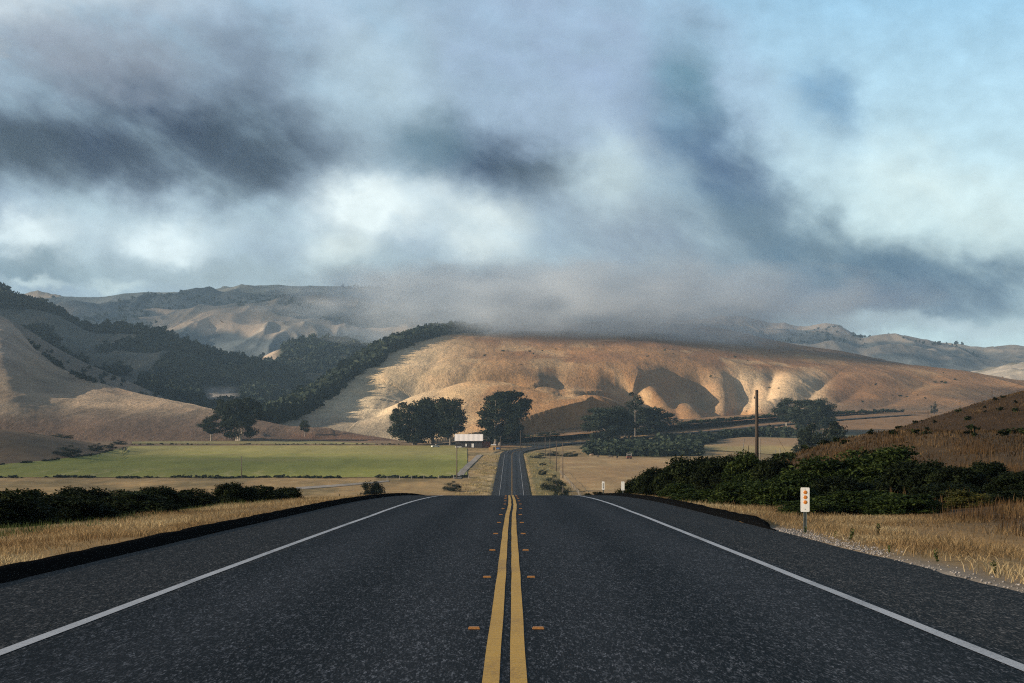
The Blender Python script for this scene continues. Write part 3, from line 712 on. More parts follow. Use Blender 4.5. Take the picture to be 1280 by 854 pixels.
bush_far('spread2', 466, 600, 614, 26, 'pointed dark shrub left of the crest in the dry strip', VG, d=330)
bush_far('domed', 480, 607, 616, 14, 'small round shrub right of the pointed one in the dry strip', VG, d=330)
bush_far('domed', 425, 611, 616, 9, 'little weedy shrub near the dirt track', VG, d=340)
bush_far('domed', 692, 590, 620, 34, 'largest black shrub right of the far road', VG, d=600)
bush_far('domed', 703, 600, 622, 26, 'black shrub behind the crest, right of the largest one', VG, d=540)
bush_far('domed', 679, 584, 594, 14, 'round black shrub up the right side of the far road', VG)
bush_far('domed', 679, 577, 582, 12, 'flat dark shrub further up the right side of the far road', VG)
bush_far('domed', 672, 567, 573, 20, 'dark shrub on the inside of the road bend', VG)
bush_far('domed', 690, 563, 570, 30, 'long low shrub right of the road bend', VG)
bush_far('domed', 715, 563, 571, 26, 'low shrub at the top edge of the mown field', VG)
bush_far('spread2', 735, 616, 622, 11, 'small dark shrub beside the farthest marker post', VG, d=150)
bush_far('spread2', 748, 614, 622, 14, 'ragged dark shrub at the foot of the farthest marker post', VG, d=145)
# forest on the slopes: uncountable
def small_tree_tpl(seed, nl=46, leaf=.34):
    g = np.random.default_rng(seed); C = clumps(g, 5, .3, .25, .8, 'round'); C[:, :2] *= .35
    k = g.integers(0, 5, nl); d = g.normal(size=(nl, 3)); d /= np.linalg.norm(d, axis=1)[:, None]
    P = C[k] + d * .27 * g.uniform(.6, 1.1, nl)[:, None]; V, Q = leaves(P, leaf, g, asp=1.2); return V, Q
TPL = [small_tree_tpl(200 + i) for i in range(8)]
def forest(name, P, hgt, label, cat='forest', mat='forest', wide=1.15, stuff=True, seed=3):
    g = np.random.default_rng(seed); VV = []; QQ = []; vv = []; k = 0
    for i, p in enumerate(P):
        V, Q = TPL[int(g.integers(0, 8))]; a = g.uniform(0, 6.28); h = hgt * g.uniform(.55, 1.35); w = h * wide * g.uniform(.8, 1.25)
        c, s = math.cos(a), math.sin(a)
        W_ = np.stack([(V[:, 0] * c - V[:, 1] * s) * w + p[0], (V[:, 0] * s + V[:, 1] * c) * w + p[1], V[:, 2] * h + p[2] - .12 * h], -1)
        VV.append(W_); QQ.append(Q + k); k += len(V); vv.append(np.clip(g.uniform(0, 1) * .65 + .35 * np.repeat(g.random(len(V) // 4), 4), 0, 1))
    o = obj(name, mesh(name, np.concatenate(VV), np.concatenate(QQ), var=np.concatenate(vv)), M[mat])
    return tag(o, label, cat, kind='stuff')
def scatter(Hl, n, px0, px1, t0, t1, keep, seed):
    g = np.random.default_rng(seed); px = g.uniform(px0, px1, n); t = g.uniform(t0, t1, n)
    Yb = sip(px, Hl.base, Hl.rw * 1.5); Rr = sip(px, Hl.R0, Hl.rw * 1.5); Y = Yb + t * (Rr - Yb); X = (px - 640) / F * Y; Z = Hl(X, Y)
    py = HZ - F * (Z - CH) / Y; m = keep(px, py, X, Y, t, g.random(n)); return np.stack([X, Y, Z], -1)[m]
f1 = scatter(H5, 7500, -60, 440, .15, 1.03, lambda px, py, X, Y, t, r: ~((px > 248) & (px < 305) & (py > 480) & (py < 507)) & ((r < .75) & (fbm(X / 90, Y / 180, 3, 151) > -.28) | (t > .94)), 152)
forest('forest', f1, 11.0, 'dense dark oak forest covering the left slope', seed=4)
f2 = scatter(H6, 900, 262, 530, .2, 1.02, lambda px, py, X, Y, t, r: ~((px < 352) & (py < 452)), 153)
forest('forest', f2, 11.0, 'dark woods on the knoll behind the forest gap', seed=5)
def edge_keep(px, py, X, Y, t, r):
    e = ip(px, [(330, .80), (380, .80), (425, .88), (455, .86), (470, .78), (482, .90), (560, .94), (610, .97)]) + .02 * fbm(px / 9, px * 0, 3, 8)
    return (t > e) & (r < .9)
f3 = scatter(H1, 7000, 318, 610, .72, 1.10, edge_keep, 154)
forest('forest', f3, 10.5, 'dark tree belt along the left edge of the golden hill', seed=6)
f4 = scatter(H7, 4200, -60, 620, .35, 1.0, lambda px, py, X, Y, t, r: (fbm(X / 200, Y / 400, 4, 103) > .16) & (r < .7), 155)
forest('forest', f4, 8, 'scattered trees and scrub on the far left mountains', seed=7)
f5 = scatter(H8, 1500, 830, 1300, .5, 1.0, lambda px, py, X, Y, t, r: (fbm(X / 200, Y / 400, 4, 113) > .14) & (r < .7), 156)
forest('forest', f5, 8, 'tree line and scrub on the far right mountains', seed=8)
f6 = scatter(H4, 260, -40, 250, .6, 1.0, lambda px, py, X, Y, t, r: (py > ip(px, [(-40, 400), (37, 430), (220, 505)])) & (r < .35), 157)
f6b = scatter(H3, 900, 20, 240, .86, 1.0, lambda px, py, X, Y, t, r: (t > .965) & (px > 34) & (px < 120) & (r < .5), 158)
forest('scrub', np.concatenate([f6, f6b]), 4.5, 'low scrub along the shaded fold of the left hillside', 'scrub', seed=9)
# brush below the far road on the right
g = np.random.default_rng(77); P = []
for _ in range(5200):
    px = g.uniform(735, 1010); d = g.uniform(960, 1420); X = (px - 640) / F * d; z = float(zg(X, d)); py = HZ - F * (z - CH) / d
    ax = X - float(road_x(d)); lo = ip(px, [(735, 569), (800, 571), (870, 573), (900, 560), (1010, 556)]); hi = ip(px, [(735, 560), (760, 557), (830, 552), (880, 549), (900, 546), (940, 542), (1010, 541)])
    if ax > 9 and hi < py < lo and not (874 < px and py > ip(px, [(874, 560), (895, 550), (930, 546), (1010, 548)])): P.append((X, d, z))
P = np.array(P); P = P[fbm(P[:, 0] / 22, P[:, 1] / 40, 3, 171) > -.28]
forest('thicket', P[:1500], 4.2, 'dense green brush thicket between the mown field and the far road', 'thicket', 'thicket', 1.3, seed=10)
P = []
for px in np.arange(-20, 585, 1.3):
    y = 597.6 + .5 * math.sin(px * .05); 
    if g.random() < .55: P.append(gpt(px, y + g.normal() * .25))
for px in np.arange(165, 500, 1.5):
    if g.random() < .3: P.append(gpt(px, 556 + g.normal() * .12))
for px in np.arange(0, 160, 1.5):
    P.append(gpt(px, float(ip(px, [(0, 582), (60, 577), (120, 569), (160, 559)])) - .3))
P = np.array(P); P = P[vn(P[:, 0] / 9, P[:, 1] / 9, 172) > .35]
forest('hedge', P, .9, 'ragged dark weeds along the borders of the crop field', 'hedge', 'thicket', 2.0, seed=11)
P = []
for px in np.arange(500, 700, 2.2):
    if g.random() < .5: d = g.uniform(1195, 1235); X = (px - 640) / F * d; P.append((X, d, float(zg(X, d))))
for px in np.arange(850, 1130, 2.6):
    d = float(np.interp(px, [850, 960, 1130], [1365, 1440, 1550])); X = (px - 640) / F * d; P.append((X, d, float(zg(X, d))))
forest('scrub', np.array(P), 2.6, 'line of scrub along the foot of the golden hill', 'scrub', 'bush_dark', 1.6, seed=12)
P = scatter(H1, 1500, 560, 960, .90, 1.0, lambda px, py, X, Y, t, r: (fbm(X / 60, Y / 60, 3, 161) > .05) & (r < .5), 159)
g2 = np.random.default_rng(15); parts = []
bm = bmesh.new(); bmesh.ops.create_icosphere(bm, subdivisions=1, radius=1); rv = np.array([tuple(v.co) for v in bm.verts]); rf = np.array([[v.index for v in f.verts] for f in bm.faces]); bm.free()
for p in P[:150]:
    s = g2.uniform(.5, 1.7); parts.append((rv * (1 + .25 * g2.normal(size=(len(rv), 1))) * np.array([s * 1.3, s, s * .8]) + np.array(p), rf))
V, Q = join_np(parts); tag(obj('rocks', mesh('rocks', V, Q), M['rock']), 'pale rocks strewn along the top of the golden hill', 'rocks', kind='stuff')
P = scatter(H1, 500, 600, 1200, .25, .92, lambda px, py, X, Y, t, r: (fbm(X / 90, Y / 160, 3, 162) > .12), 160)
forest('scrub', P[:45], 1.7, 'dark dots of scrub over the golden hill', 'scrub', 'bush_dark', 1.6, seed=14)

# ------------------------------------------------------------------ near bushes
BUSH = {}
def bush_kind(key, seed, mat, n, nl, leaf, cr, **kw):
    V, Q, v, C, R_ = crown(seed, n, nl, leaf, cr, lo=.0, hi=1.0, shape='dome', **kw)
    a = mesh('foliage', V, Q, var=v); a.materials.append(mat)
    g = np.random.default_rng(seed); parts = []
    for i in g.permutation(len(C))[:22]:
        c = C[i]; parts.append(tube_np([(c[0] * .15, c[1] * .15, -.05), (c[0] * .6, c[1] * .6, c[2] * .55), tuple(c)], [.014, .009, .004], 5))
    V, Q = join_np(parts); b = mesh('stems', V, Q, True); b.materials.append(M['bark'])
    BUSH[key] = (a, b)
bush_kind('a', 301, M['bush'], 70, 26000, .040, .17, wx=.62, wy=.58)
bush_kind('b', 302, M['bush'], 60, 24000, .042, .19, wx=.60, wy=.60)
bush_kind('d', 303, M['bush_dark'], 70, 26000, .042, .17, wx=.64, wy=.58)
bush_kind('e', 304, M['bush_dark'], 56, 22000, .045, .20, wx=.60, wy=.60)
bush_kind('y', 305, M['bush_yellow'], 46, 12000, .036, .16, wx=.58, wy=.55)
def bush(key, px, top, d, wpx, label, group=None, rz=0, name='bush', bury=.12, depth=1.0):
    X, Y, Z = gpt(px, d=d); h = CH + (HZ - top) / F * d - Z + bury
    o = empty(name, (X, Y, Z - bury), rz); a, b = BUSH[key]; w = wpx / F * d / 1.08
    obj('foliage', a, parent=o); obj('stem', b, parent=o); o.scale = (w, w * depth, h)
    return tag(o, label, 'bush', group)
LG = 'dark bushes below the left verge'
for i, (k, px, top, d, w, lab) in enumerate([
    ('d', -24, 607, 66, 110, 'dark bush cut by the left picture edge, below the verge'),
    ('e', 42, 610, 67, 84, 'second dark bush from the left edge, below the verge'),
    ('d', 100, 602, 72, 92, 'tallest dark bush of the left hedge, third from the edge'),
    ('e', 152, 611, 74, 80, 'rounded dark bush left of the dip in the left hedge'),
    ('d', 196, 603, 78, 78, 'dark bush just right of the dip in the left hedge'),
    ('e', 240, 610, 82, 70, 'broad dark bush in the right half of the left hedge'),
    ('d', 292, 599, 88, 60, 'peaked dark bush near the right end of the left hedge'),
    ('e', 330, 606, 92, 60, 'rounded dark bush next to last in the left hedge'),
    ('d', 358, 606, 96, 46, 'last small bush at the right end of the left hedge'),
    ('e', 8, 610, 56, 120, 'low front bush near the left edge, touching the dry verge'),
    ('d', 88, 612, 59, 110, 'low front bush below the tallest one of the left hedge'),
    ('e', 172, 614, 64, 110, 'low front bush under the dip of the left hedge')]):
    bush(k, px, top, d, w, lab, LG, i * 1.3)
RG = 'green bushes on the right bank'
for i, (k, px, top, d, w, lab) in enumerate([
    ('d', 806, 594, 114, 56, 'dark bush at the left end of the right hedge, behind the middle marker'),
    ('d', 822, 579, 112, 60, 'tall dark bush second from the left end of the right hedge'),
    ('d', 862, 563, 108, 84, 'high dark bush left of the utility pole'),
    ('d', 905, 562, 104, 76, 'dark bush between the high bush and the leaning stake'),
    ('a', 936, 560, 100, 60, 'green bush at the foot of the utility pole'),
    ('d', 968, 567, 96, 60, 'dark bush right of the utility pole foot'),
    ('b', 880, 606, 74, 84, 'bright green front bush over the middle of the right kerb'),
    ('a', 930, 598, 72, 96, 'broad green front bush left of the near marker'),
    ('b', 975, 588, 66, 96, 'green bush directly behind the near marker, left side'),
    ('a', 1030, 566, 76, 120, 'big green bush behind the near marker, right side'),
    ('a', 1100, 553, 76, 140, 'largest green bush topping the right hedge'),
    ('d', 1150, 569, 72, 96, 'dark bush right of the largest green bush'),
    ('d', 1196, 577, 70, 80, 'dark bush with a round head in front of the brown mound'),
    ('d', 1233, 572, 74, 60, 'upright dark bush in front of the brown hillside'),
    ('d', 1272, 584, 66, 76, 'dark bush cut by the right picture edge'),
    ('y', 1212, 607, 59, 74, 'yellow green broom bush on the right bank'),
    ('y', 1160, 622, 57, 60, 'faded yellow bush left of the broom bush'),
    ('b', 1014, 620, 58, 80, 'low green bush just right behind the near marker'),
    ('b', 1072, 604, 59, 120, 'mid green bush filling the middle of the right hedge'),
    ('b', 1128, 610, 57, 96, 'green bush left of the faded yellow bush'),
    ('a', 850, 602, 84, 50, 'small green bush beside the brown grass gap'),
    ('d', 1180, 600, 66, 90, 'dark bush behind the yellow green broom'),
    ('e', 1262, 612, 60, 70, 'low dark bush above the tall dry grass at right'),
    ('d', 1050, 590, 70, 90, 'dark bush tucked between two green ones behind the near marker')]):
    bush(k, px, top, d, w, lab, RG, i * 1.7)

# ------------------------------------------------------------------ grass
def blades(name, XY, hgt, wid, mat, label, seed, zoff=0.0, cat='grass', bend=.35):
    g = np.random.default_rng(seed); n = len(XY); X, Y = XY[:, 0], XY[:, 1]; Z = zg(X, Y) - .02 + zoff
    a = g.uniform(0, 2 * math.pi, n); h = hgt * g.uniform(.45, 1.35, n); w = wid * g.uniform(.7, 1.4, n)
    if np.ndim(hgt): pass
    dx, dy = np.cos(a), np.sin(a); b = g.uniform(0, 2 * math.pi, n); m = bend * h * g.uniform(.2, 1.6, n); bx, by = np.cos(b) * m, np.sin(b) * m; h = h * (.45 + .9 * vn(X * .9 + 3, Y * .45, 23))
    B = np.stack([X, Y, Z], -1)
    v0 = B + np.stack([-dx * w / 2, -dy * w / 2, 0 * w], -1); v1 = B + np.stack([dx * w / 2, dy * w / 2, 0 * w], -1)
    v2 = B + np.stack([dx * w * .35 + bx * .35, dy * w * .35 + by * .35, h * .6], -1); v3 = B + np.stack([-dx * w * .35 + bx * .35, -dy * w * .35 + by * .35, h * .6], -1)
    v4 = B + np.stack([bx, by, h], -1)
    V = np.stack([v0, v1, v2, v3, v4], 1).reshape(-1, 3); i = np.arange(n)[:, None] * 5
    v = np.clip(.45 * g.random(n) + .75 * vn(X * .6, Y * .25, 17) - .1, 0, 1)
    o = obj(name, mesh(name, V, [i + np.array([0, 1, 2, 3]), i + np.array([3, 2, 4])], var=np.repeat(v, 5)), M[mat])
    return tag(o, label, cat, kind='stuff')
def fill(n, x0, x1, y0, y1, seed, pw=1.6, keep=None):
    g = np.random.default_rng(seed); Y = y0 + (y1 - y0) * g.random(n) ** pw; X = g.uniform(0, 1, n); X = x0 + (x1 - x0) * X
    P = np.stack([X, Y], -1)
    return P[keep(X, Y, g.random(n))] if keep is not None else P
PL = fill(150000, -13, -6.42, 16, 150, 401, 1.5, lambda X, Y, r: (-X < np.interp(Y, [20, 45, 70, 100, 150], [9, 12, 11.5, 12, 13])) & (r < sst(6.3, 7.0, -X) * (.12 + .88 * sst(-.3, .3, fbm(X * .7, Y * .3, 3, 5)))) & (X > -.33 * Y - 2))
blades('dry_grass', PL, .14, .013, 'grass', 'dry golden grass along the left verge', 402, bend=.85)
PR = fill(210000, 5.7, 17, 17, 150, 403, 1.5, lambda X, Y, r: (r < sst(5.4, 6.6, X + .8 * fbm(X * .9, Y * .5, 3, 6)) * (.10 + .90 * sst(-.25, .3, fbm(X * .55, Y * .22, 3, 7)))) & (X < .33 * Y + 2) & ((Y > 44) | (X > 5.5)) & (X < np.interp(Y, [20, 42, 52, 60, 70, 80, 150], [17, 17, 12.5, 10, 8.0, 7.0, 6.8])))
blades('dry_grass', PR, .15, .013, 'grass', 'dry golden grass along the right verge', 404, bend=.85)
PT = fill(60000, 10, 24, 38, 110, 405, 1.2, lambda X, Y, r: (X > np.interp(Y, [38, 50, 60, 75, 85], [10, 11, 10.5, 10.5, 9.5])) & (r < sst(-.15, .35, fbm(X * .35, Y * .2, 3, 8))) & (X < .33 * Y + 2))
blades('tall_grass', PT, .42, .014, 'grass_brown', 'tall brown grass among the bushes on the right bank', 406, bend=.2)
PM = fill(230000, 13, 78, 90, 300, 407, 1.0, lambda X, Y, r: (X < .33 * Y + 4) & (r < .35 + .65 * sst(-.3, .3, fbm(X * .15, Y * .08, 3, 9))))
blades('brown_grass', PM, .20, .045, 'grass_dark', 'brown tufted grass over the right mound and hillside', 408)
PW = fill(7000, -14, -10.5, 40, 120, 409, 1.2, lambda X, Y, r: (X > -.33 * Y - 2) & (r < .8))
blades('weeds', PW, .20, .014, 'weed', 'thin green weeds in front of the left bushes', 410, cat='weeds', bend=.15)
PS = fill(9000, 5.8, 17, 560, 1000, 411, 1.0, lambda X, Y, r: r < sst(-.2, .3, fbm(X * .3, Y * .08, 3, 18)))
blades('verge_grass', np.concatenate([PS, fill(8000, -17, -5.9, 570, 1000, 412, 1.0, lambda X, Y, r: r < sst(-.2, .3, fbm(X * .3, Y * .08, 3, 19)))]), .4, .12, 'grass_mix', 'rough grass on both verges of the far road', 413)
g = np.random.default_rng(88); P = []
while len(P) < 130:
    Y = g.uniform(105, 250); X = g.uniform(15, .30 * Y)
    if float(fbm(np.array([X * .12]), np.array([Y * .06]), 3, 181)[0]) > -.05: P.append((X, Y, float(zg(X, Y))))
forest('scrub', np.array(P), .42, 'low dark scrub dotted over the right mound and hillside', 'scrub', 'bush_dark', 1.7, seed=16)
# gravel along the right shoulder
g = np.random.default_rng(55); parts = []
for _ in range(800):
    Y = (g.uniform(30, 42) if g.random() < .6 else g.uniform(18, 42)); X = 5.36 + abs(g.normal()) * (.32 if Y > 30 else .2); s = g.uniform(.006, .020)
    parts.append((rv * (1 + .2 * g.normal(size=(len(rv), 1))) * s * np.array([1.2, 1, .7]) + np.array((X, Y, float(zg(X, Y)) + .004)), rf))
V, Q = join_np(parts); tag(obj('gravel', mesh('gravel', V, Q), plain('gravel stone', (.36, .33, .30), .9, nscale=8, amt=.4)), 'pale loose gravel at the right pavement edge', 'gravel', kind='stuff')
# single weeds at the right pavement edge
def weed_mesh(seed):
    g = np.random.default_rng(seed); P = []; 
    for s_ in range(5):
        dx, dy = g.normal(size=2) * .05
        for k in range(16): t_ = k / 15; P.append((dx * t_ + g.normal() * .018, dy * t_ + g.normal() * .018, .03 + t_ * g.uniform(.16, .30)))
    V, Q = leaves(np.array(P), .05, g); return mesh('weed', V, Q, var=np.repeat(g.random(len(P)), 4))
wm = [weed_mesh(s_) for s_ in (1, 5, 3)]
for m_ in wm: m_.materials.append(M['weed'])
for i, (px, d, s_, lab) in enumerate([(1006.5, 39.0, .8, 'green weed at the base of the near marker post'), (1063, 35.8, 1.1, 'upright weed on the gravel right of the near marker'), (1044, 37, .7, 'low weed in the gravel between the near marker and the upright weed'),
                                      (1112, 30.5, .7, 'small dark weed at the pavement edge right of the gravel patch'), (1172, 27.8, .9, 'weed clump at the pavement edge under the golden grass'), (1243, 24.9, .9, 'rightmost weed at the pavement edge'), (1097, 40, 1.3, 'tall thin weed at the top of the golden verge')]):
    X = (px - 640) / F * d; o = obj('weed', wm[i % 3], loc=(X, d, float(zg(X, d)) - .01), rz=i); o.scale = (s_ * .55, s_ * .55, s_ * .62); tag(o, lab, 'weed', 'weeds at the right pavement edge')

# ------------------------------------------------------------------ marker posts
def marker(px, d, top, w, h, label, refl=3, mat='sign_white', rz=-.24, slot=False):
    X = (px - 640) / F * d; Z = float(zg(X, d)); zt = CH + (HZ - top) / F * d
    o = empty('marker_post', (X, d, Z), rz)
    bm = bmesh.new()   # flanged U channel post
    L = zt - Z - .03
    for cx, cy, sx, sy in ((0, .012, .030, .004), (-.017, .004, .004, .020), (.017, .004, .004, .020), (-.027, -.004, .018, .004), (.027, -.004, .018, .004)):
        box(bm, (cx, cy + .018, L / 2 - .15), (sx, sy, L + .3))
    obj('post', bm_mesh('post', bm), M['steel'], o)
    bm = bmesh.new(); r_ = .022; pr = []
    for cx, cz, a0 in ((w / 2 - r_, h / 2 - r_, 0), (-w / 2 + r_, h / 2 - r_, 90), (-w / 2 + r_, -h / 2 + r_, 180), (w / 2 - r_, -h / 2 + r_, 270)):
        for k in range(5): a = R(a0 + k * 22.5); pr.append((cx + r_ * math.cos(a), cz + r_ * math.sin(a)))
    f = bm.faces.new([bm.verts.new((x, 0, z)) for x, z in pr]); e = bmesh.ops.extrude_face_region(bm, geom=[f])
    for v in e['geom']:
        if isinstance(v, bmesh.types.BMVert): v.co.y += .004
    p = obj('panel', bm_mesh('panel', bm), M[mat], o); p.location = (0, -.002, zt - Z - h / 2)
    for k in range(refl):
        bm = bmesh.new(); cyl(bm, (0, 0, 0), (0, -.006, 0), .039, .037, 20); cyl(bm, (0, -.006, 0), (0, -.011, 0), .034, .026, 20)
        q_ = obj('reflector', bm_mesh('reflector', bm), M['amber'], p); q_.location = (.004, -.0005, h / 2 - .095 - k * .098)
    for z in (h / 2 - .03, -h / 2 + .05):
        bm = bmesh.new(); cyl(bm, (0, 0, z), (0, -.006, z), .008, .006, 8); obj('bolt', bm_mesh('bolt', bm), M['steel'], p)
    if slot:
        bm2 = bmesh.new(); box(bm2, (0, -.003, -.01), (.05, .003, h * .66)); obj('stiffener', bm_mesh('stiffener', bm2), M['steel'], p)
    return tag(o, label, 'marker post', 'marker posts along the right shoulder')
marker(1006.3, 39.6, 609.5, .178, .485, 'white marker post with three amber reflectors, nearest on the right shoulder')
marker(778.5, 106, 602, .185, .47, 'plain pale marker post, middle one, in front of the dark bush', 0, 'sign_back')
marker(754, 126, 602, .175, .52, 'farthest marker post, cream with a dark vertical strip, before the mown field', 0, 'sign_white', slot=True)

# ------------------------------------------------------------------ poles, stakes, fences
def pole(px, top, d, r, label, group=None, arm=False, guy=None, name='utility_pole', mat='pole', base=None, lean=0):
    X, Y, Z = gpt(px, d=d); zt = CH + (HZ - top) / F * d; h = zt - Z
    o = empty(name, (X, Y, Z)); bm = bmesh.new(); cyl(bm, (0, 0, -.6), (lean, 0, h), r, r * .72, 12); obj('pole', bm_mesh('pole', bm, True), M[mat], o)
    if arm:
        bm = bmesh.new(); box(bm, (0, -.12, h - .5), (1.9, .1, .12)); a = obj('crossarm', bm_mesh('crossarm', bm), M[mat], o)
        for s_ in (-.8, .8):
            bm = bmesh.new(); cyl(bm, (s_, -.12, h - .44), (s_, -.12, h - .25), .05, .03, 8); obj('insulator', bm_mesh('insulator', bm), M['post_grey'], a)
    if guy:
        bm = bmesh.new(); cyl(bm, (.05, 0, h - guy[0]), guy[1], .012, .012, 6); obj('guy_wire', bm_mesh('guy_wire', bm), M['wire'], o)
        bm = bmesh.new(); box(bm, (-r - .03, 0, h - .65), (.09, .09, .14)); cyl(bm, (-r - .05, 0, h - .58), (-r - .05, 0, h - .42), .03, .02, 8); obj('bracket', bm_mesh('bracket', bm), M['steel'], o)
    return tag(o, label, 'utility pole' if name == 'utility_pole' else 'stake', group)
pole(946, 487.5, 165, .17, 'tall bare utility pole rising from the right hedge', guy=(1.2, (3.4, 2.5, 1.2)))
PG = 'distant poles along the far road'
pole(571, 558, 690, .22, 'pole at the right corner of the crop field below the barn', PG)
pole(302, 570.5, 700, .16, 'thin dark pole in the middle of the crop field edge', PG)
for px, top, d, lab in ((703.5, 554, 700, 'nearest dark pole in the row right of the far road'), (695.5, 551, 770, 'second pole in the row right of the far road'), (687.5, 549, 850, 'third pole in the row right of the far road'), (681.5, 547, 960, 'fourth pole in the row right of the far road'),
                        (650.5, 538, 1110, 'pole with crossarm on the outside of the road bend'), (625.5, 545, 1085, 'pole between the barn and the far road'), (697.5, 538, 1180, 'thin pole behind the road bend near the domed tree')):
    pole(px, top, d, .17, lab, PG, arm=d > 1080)
pole(922, 548, 150, .035, 'pale stake leaning to the right above the right hedge', name='stake', mat='post_grey', lean=.52)
pole(934.5, 557, 150, .035, 'short dark stake between the leaning stake and the pole', name='stake', lean=.08)
pole(949.8, 548, 158, .05, 'short pale post right beside the tall utility pole', name='stake', mat='post_grey')
SG = 'grey stakes at the left end of the brown mound'
for px, top, d, lab in ((969.5, 562, 140, 'left one of the three grey stakes'), (975, 560, 138, 'tallest, middle one of the three grey stakes'), (981, 567, 130, 'right one of the three grey stakes')):
    pole(px, top, d, .035, lab, SG, name='stake', mat='post_grey')
def fence(pts, hh, step, label, r=.07, mat='post_grey', wires=3, name='fence'):
    P = [Vector(p) for p in pts]; o = empty(name, P[0]); posts = []
    for i in range(len(P) - 1):
        n = max(1, int((P[i + 1] - P[i]).length / step))
        for k in range(n): posts.append(P[i].lerp(P[i + 1], k / n))
    posts.append(P[-1])
    bm = bmesh.new(); cyl(bm, (0, 0, -.3), (0, 0, hh), r, r * .9, 7); me = bm_mesh('post', bm); me.materials.append(M[mat])
    for p in posts:
        z = float(zg(p.x, p.y)); q_ = obj('post', me, parent=o, loc=(p.x - P[0].x, p.y - P[0].y, z - P[0].z)); p.z = z
    for w in range(wires):
        V, Q = tube_np([(p.x - P[0].x, p.y - P[0].y, p.z - P[0].z + hh * (.35 + .6 * w / max(1, wires - 1))) for p in posts], [.025] * len(posts), 4); obj('wire', mesh('wire', V, Q), M['wire'], o)
    return tag(o, label, 'fence')
fence([gpt(484, 600.5), gpt(530, 598.8), gpt(586, 598.5)], 1.3, 5, 'grey post and wire fence at the right end of the crop field', .10)
fence([gpt(1160, d=238), gpt(1200, d=236), gpt(1240, d=234), gpt(1330, d=232)], .95, 3.2, 'sparse fence along the crest of the right hillside', .035, 'pole', 2)
fence([gpt(700, d=745), gpt(720, d=600), gpt(735, d=500)], 1.3, 12, 'thin fence between the roadside shrubs and the mown field', .08, 'post_grey', 2)

# ------------------------------------------------------------------ the farm
X, Y, Z = gpt(586, d=1112)
barn = tag(empty('barn', (X, Y, Z), .02), 'long dark barn with a pale corrugated roof below the trees', 'barn')
bm = bmesh.new(); W2, D2, H2_ = 7.4, 4.5, 4.0
pr = [(-D2, 0), (D2, 0), (D2, H2_), (0, H2_ + 3.2), (-D2, H2_)]
a = [bm.verts.new((-W2, p[0], p[1] - (.5 if p[1] == 0 else 0))) for p in pr]; b = [bm.verts.new((W2, p[0], p[1] - (.5 if p[1] == 0 else 0))) for p in pr]
bm.faces.new(a); bm.faces.new(b)
for i in range(5): bm.faces.new((a[i], a[(i + 1) % 5], b[(i + 1) % 5], b[i]))
obj('wall', bm_mesh('wall', bm), M['barn'], barn)
bm = bmesh.new()
for s_ in (-1, 1):
    p0 = Vector((0, 0, H2_ + 3.32)); p1 = Vector((0, s_ * (D2 + .9), H2_ - .52)); n_ = Vector((0, (p0 - p1).z * s_, abs((p0 - p1).y))).normalized() * .12
    vs = [bm.verts.new((x * (W2 + .5), p.y + o_.y, p.z + o_.z)) for o_ in (Vector((0, 0, 0)), n_) for p in (p0, p1) for x in (-1, 1)]
    for f in ((0, 1, 3, 2), (4, 5, 7, 6), (0, 1, 5, 4), (2, 3, 7, 6), (0, 2, 6, 4), (1, 3, 7, 5)): bm.faces.new([vs[i] for i in f])
obj('roof', bm_mesh('roof', bm), M['roof'], barn)
bm = bmesh.new(); box(bm, (2.2, -D2 - .06, 1.05), (1.3, .1, 2.1)); obj('door', bm_mesh('door', bm), M['white'], barn)
bm = bmesh.new(); box(bm, (-1.5, -D2 - .05, 1.3), (.8, .1, 1.4)); obj('window', bm_mesh('window', bm), M['sign_back'], barn)
bm = bmesh.new(); box(bm, (W2 + 2.3, .6, 1.5), (4.5, 6, 3.4)); box(bm, (W2 + 2.3, .6, 3.3), (5.0, 6.6, .15), 0, Matrix.Rotation(R(8), 4, 'Y')); obj('lean_to', bm_mesh('lean_to', bm), M['rust'], barn)
X, Y, Z = gpt(617, d=1075); sh = tag(empty('shed', (X, Y, Z)), 'little tan shed with a pale top near the roadside', 'shed')
bm = bmesh.new(); box(bm, (0, 0, 1.3), (2.3, 2.2, 3.0)); box(bm, (-1.9, .2, .8), (1.5, 1.8, 1.8)); obj('wall', bm_mesh('wall', bm), M['tan'], sh)
bm = bmesh.new(); box(bm, (0, 0, 2.95), (2.8, 2.7, .25), 0, Matrix.Rotation(R(5), 4, 'X')); obj('roof', bm_mesh('roof', bm), M['white'], sh)
bm = bmesh.new(); box(bm, (.2, -1.13, .8), (.8, .06, 1.8)); obj('door', bm_mesh('door', bm), M['barn'], sh)
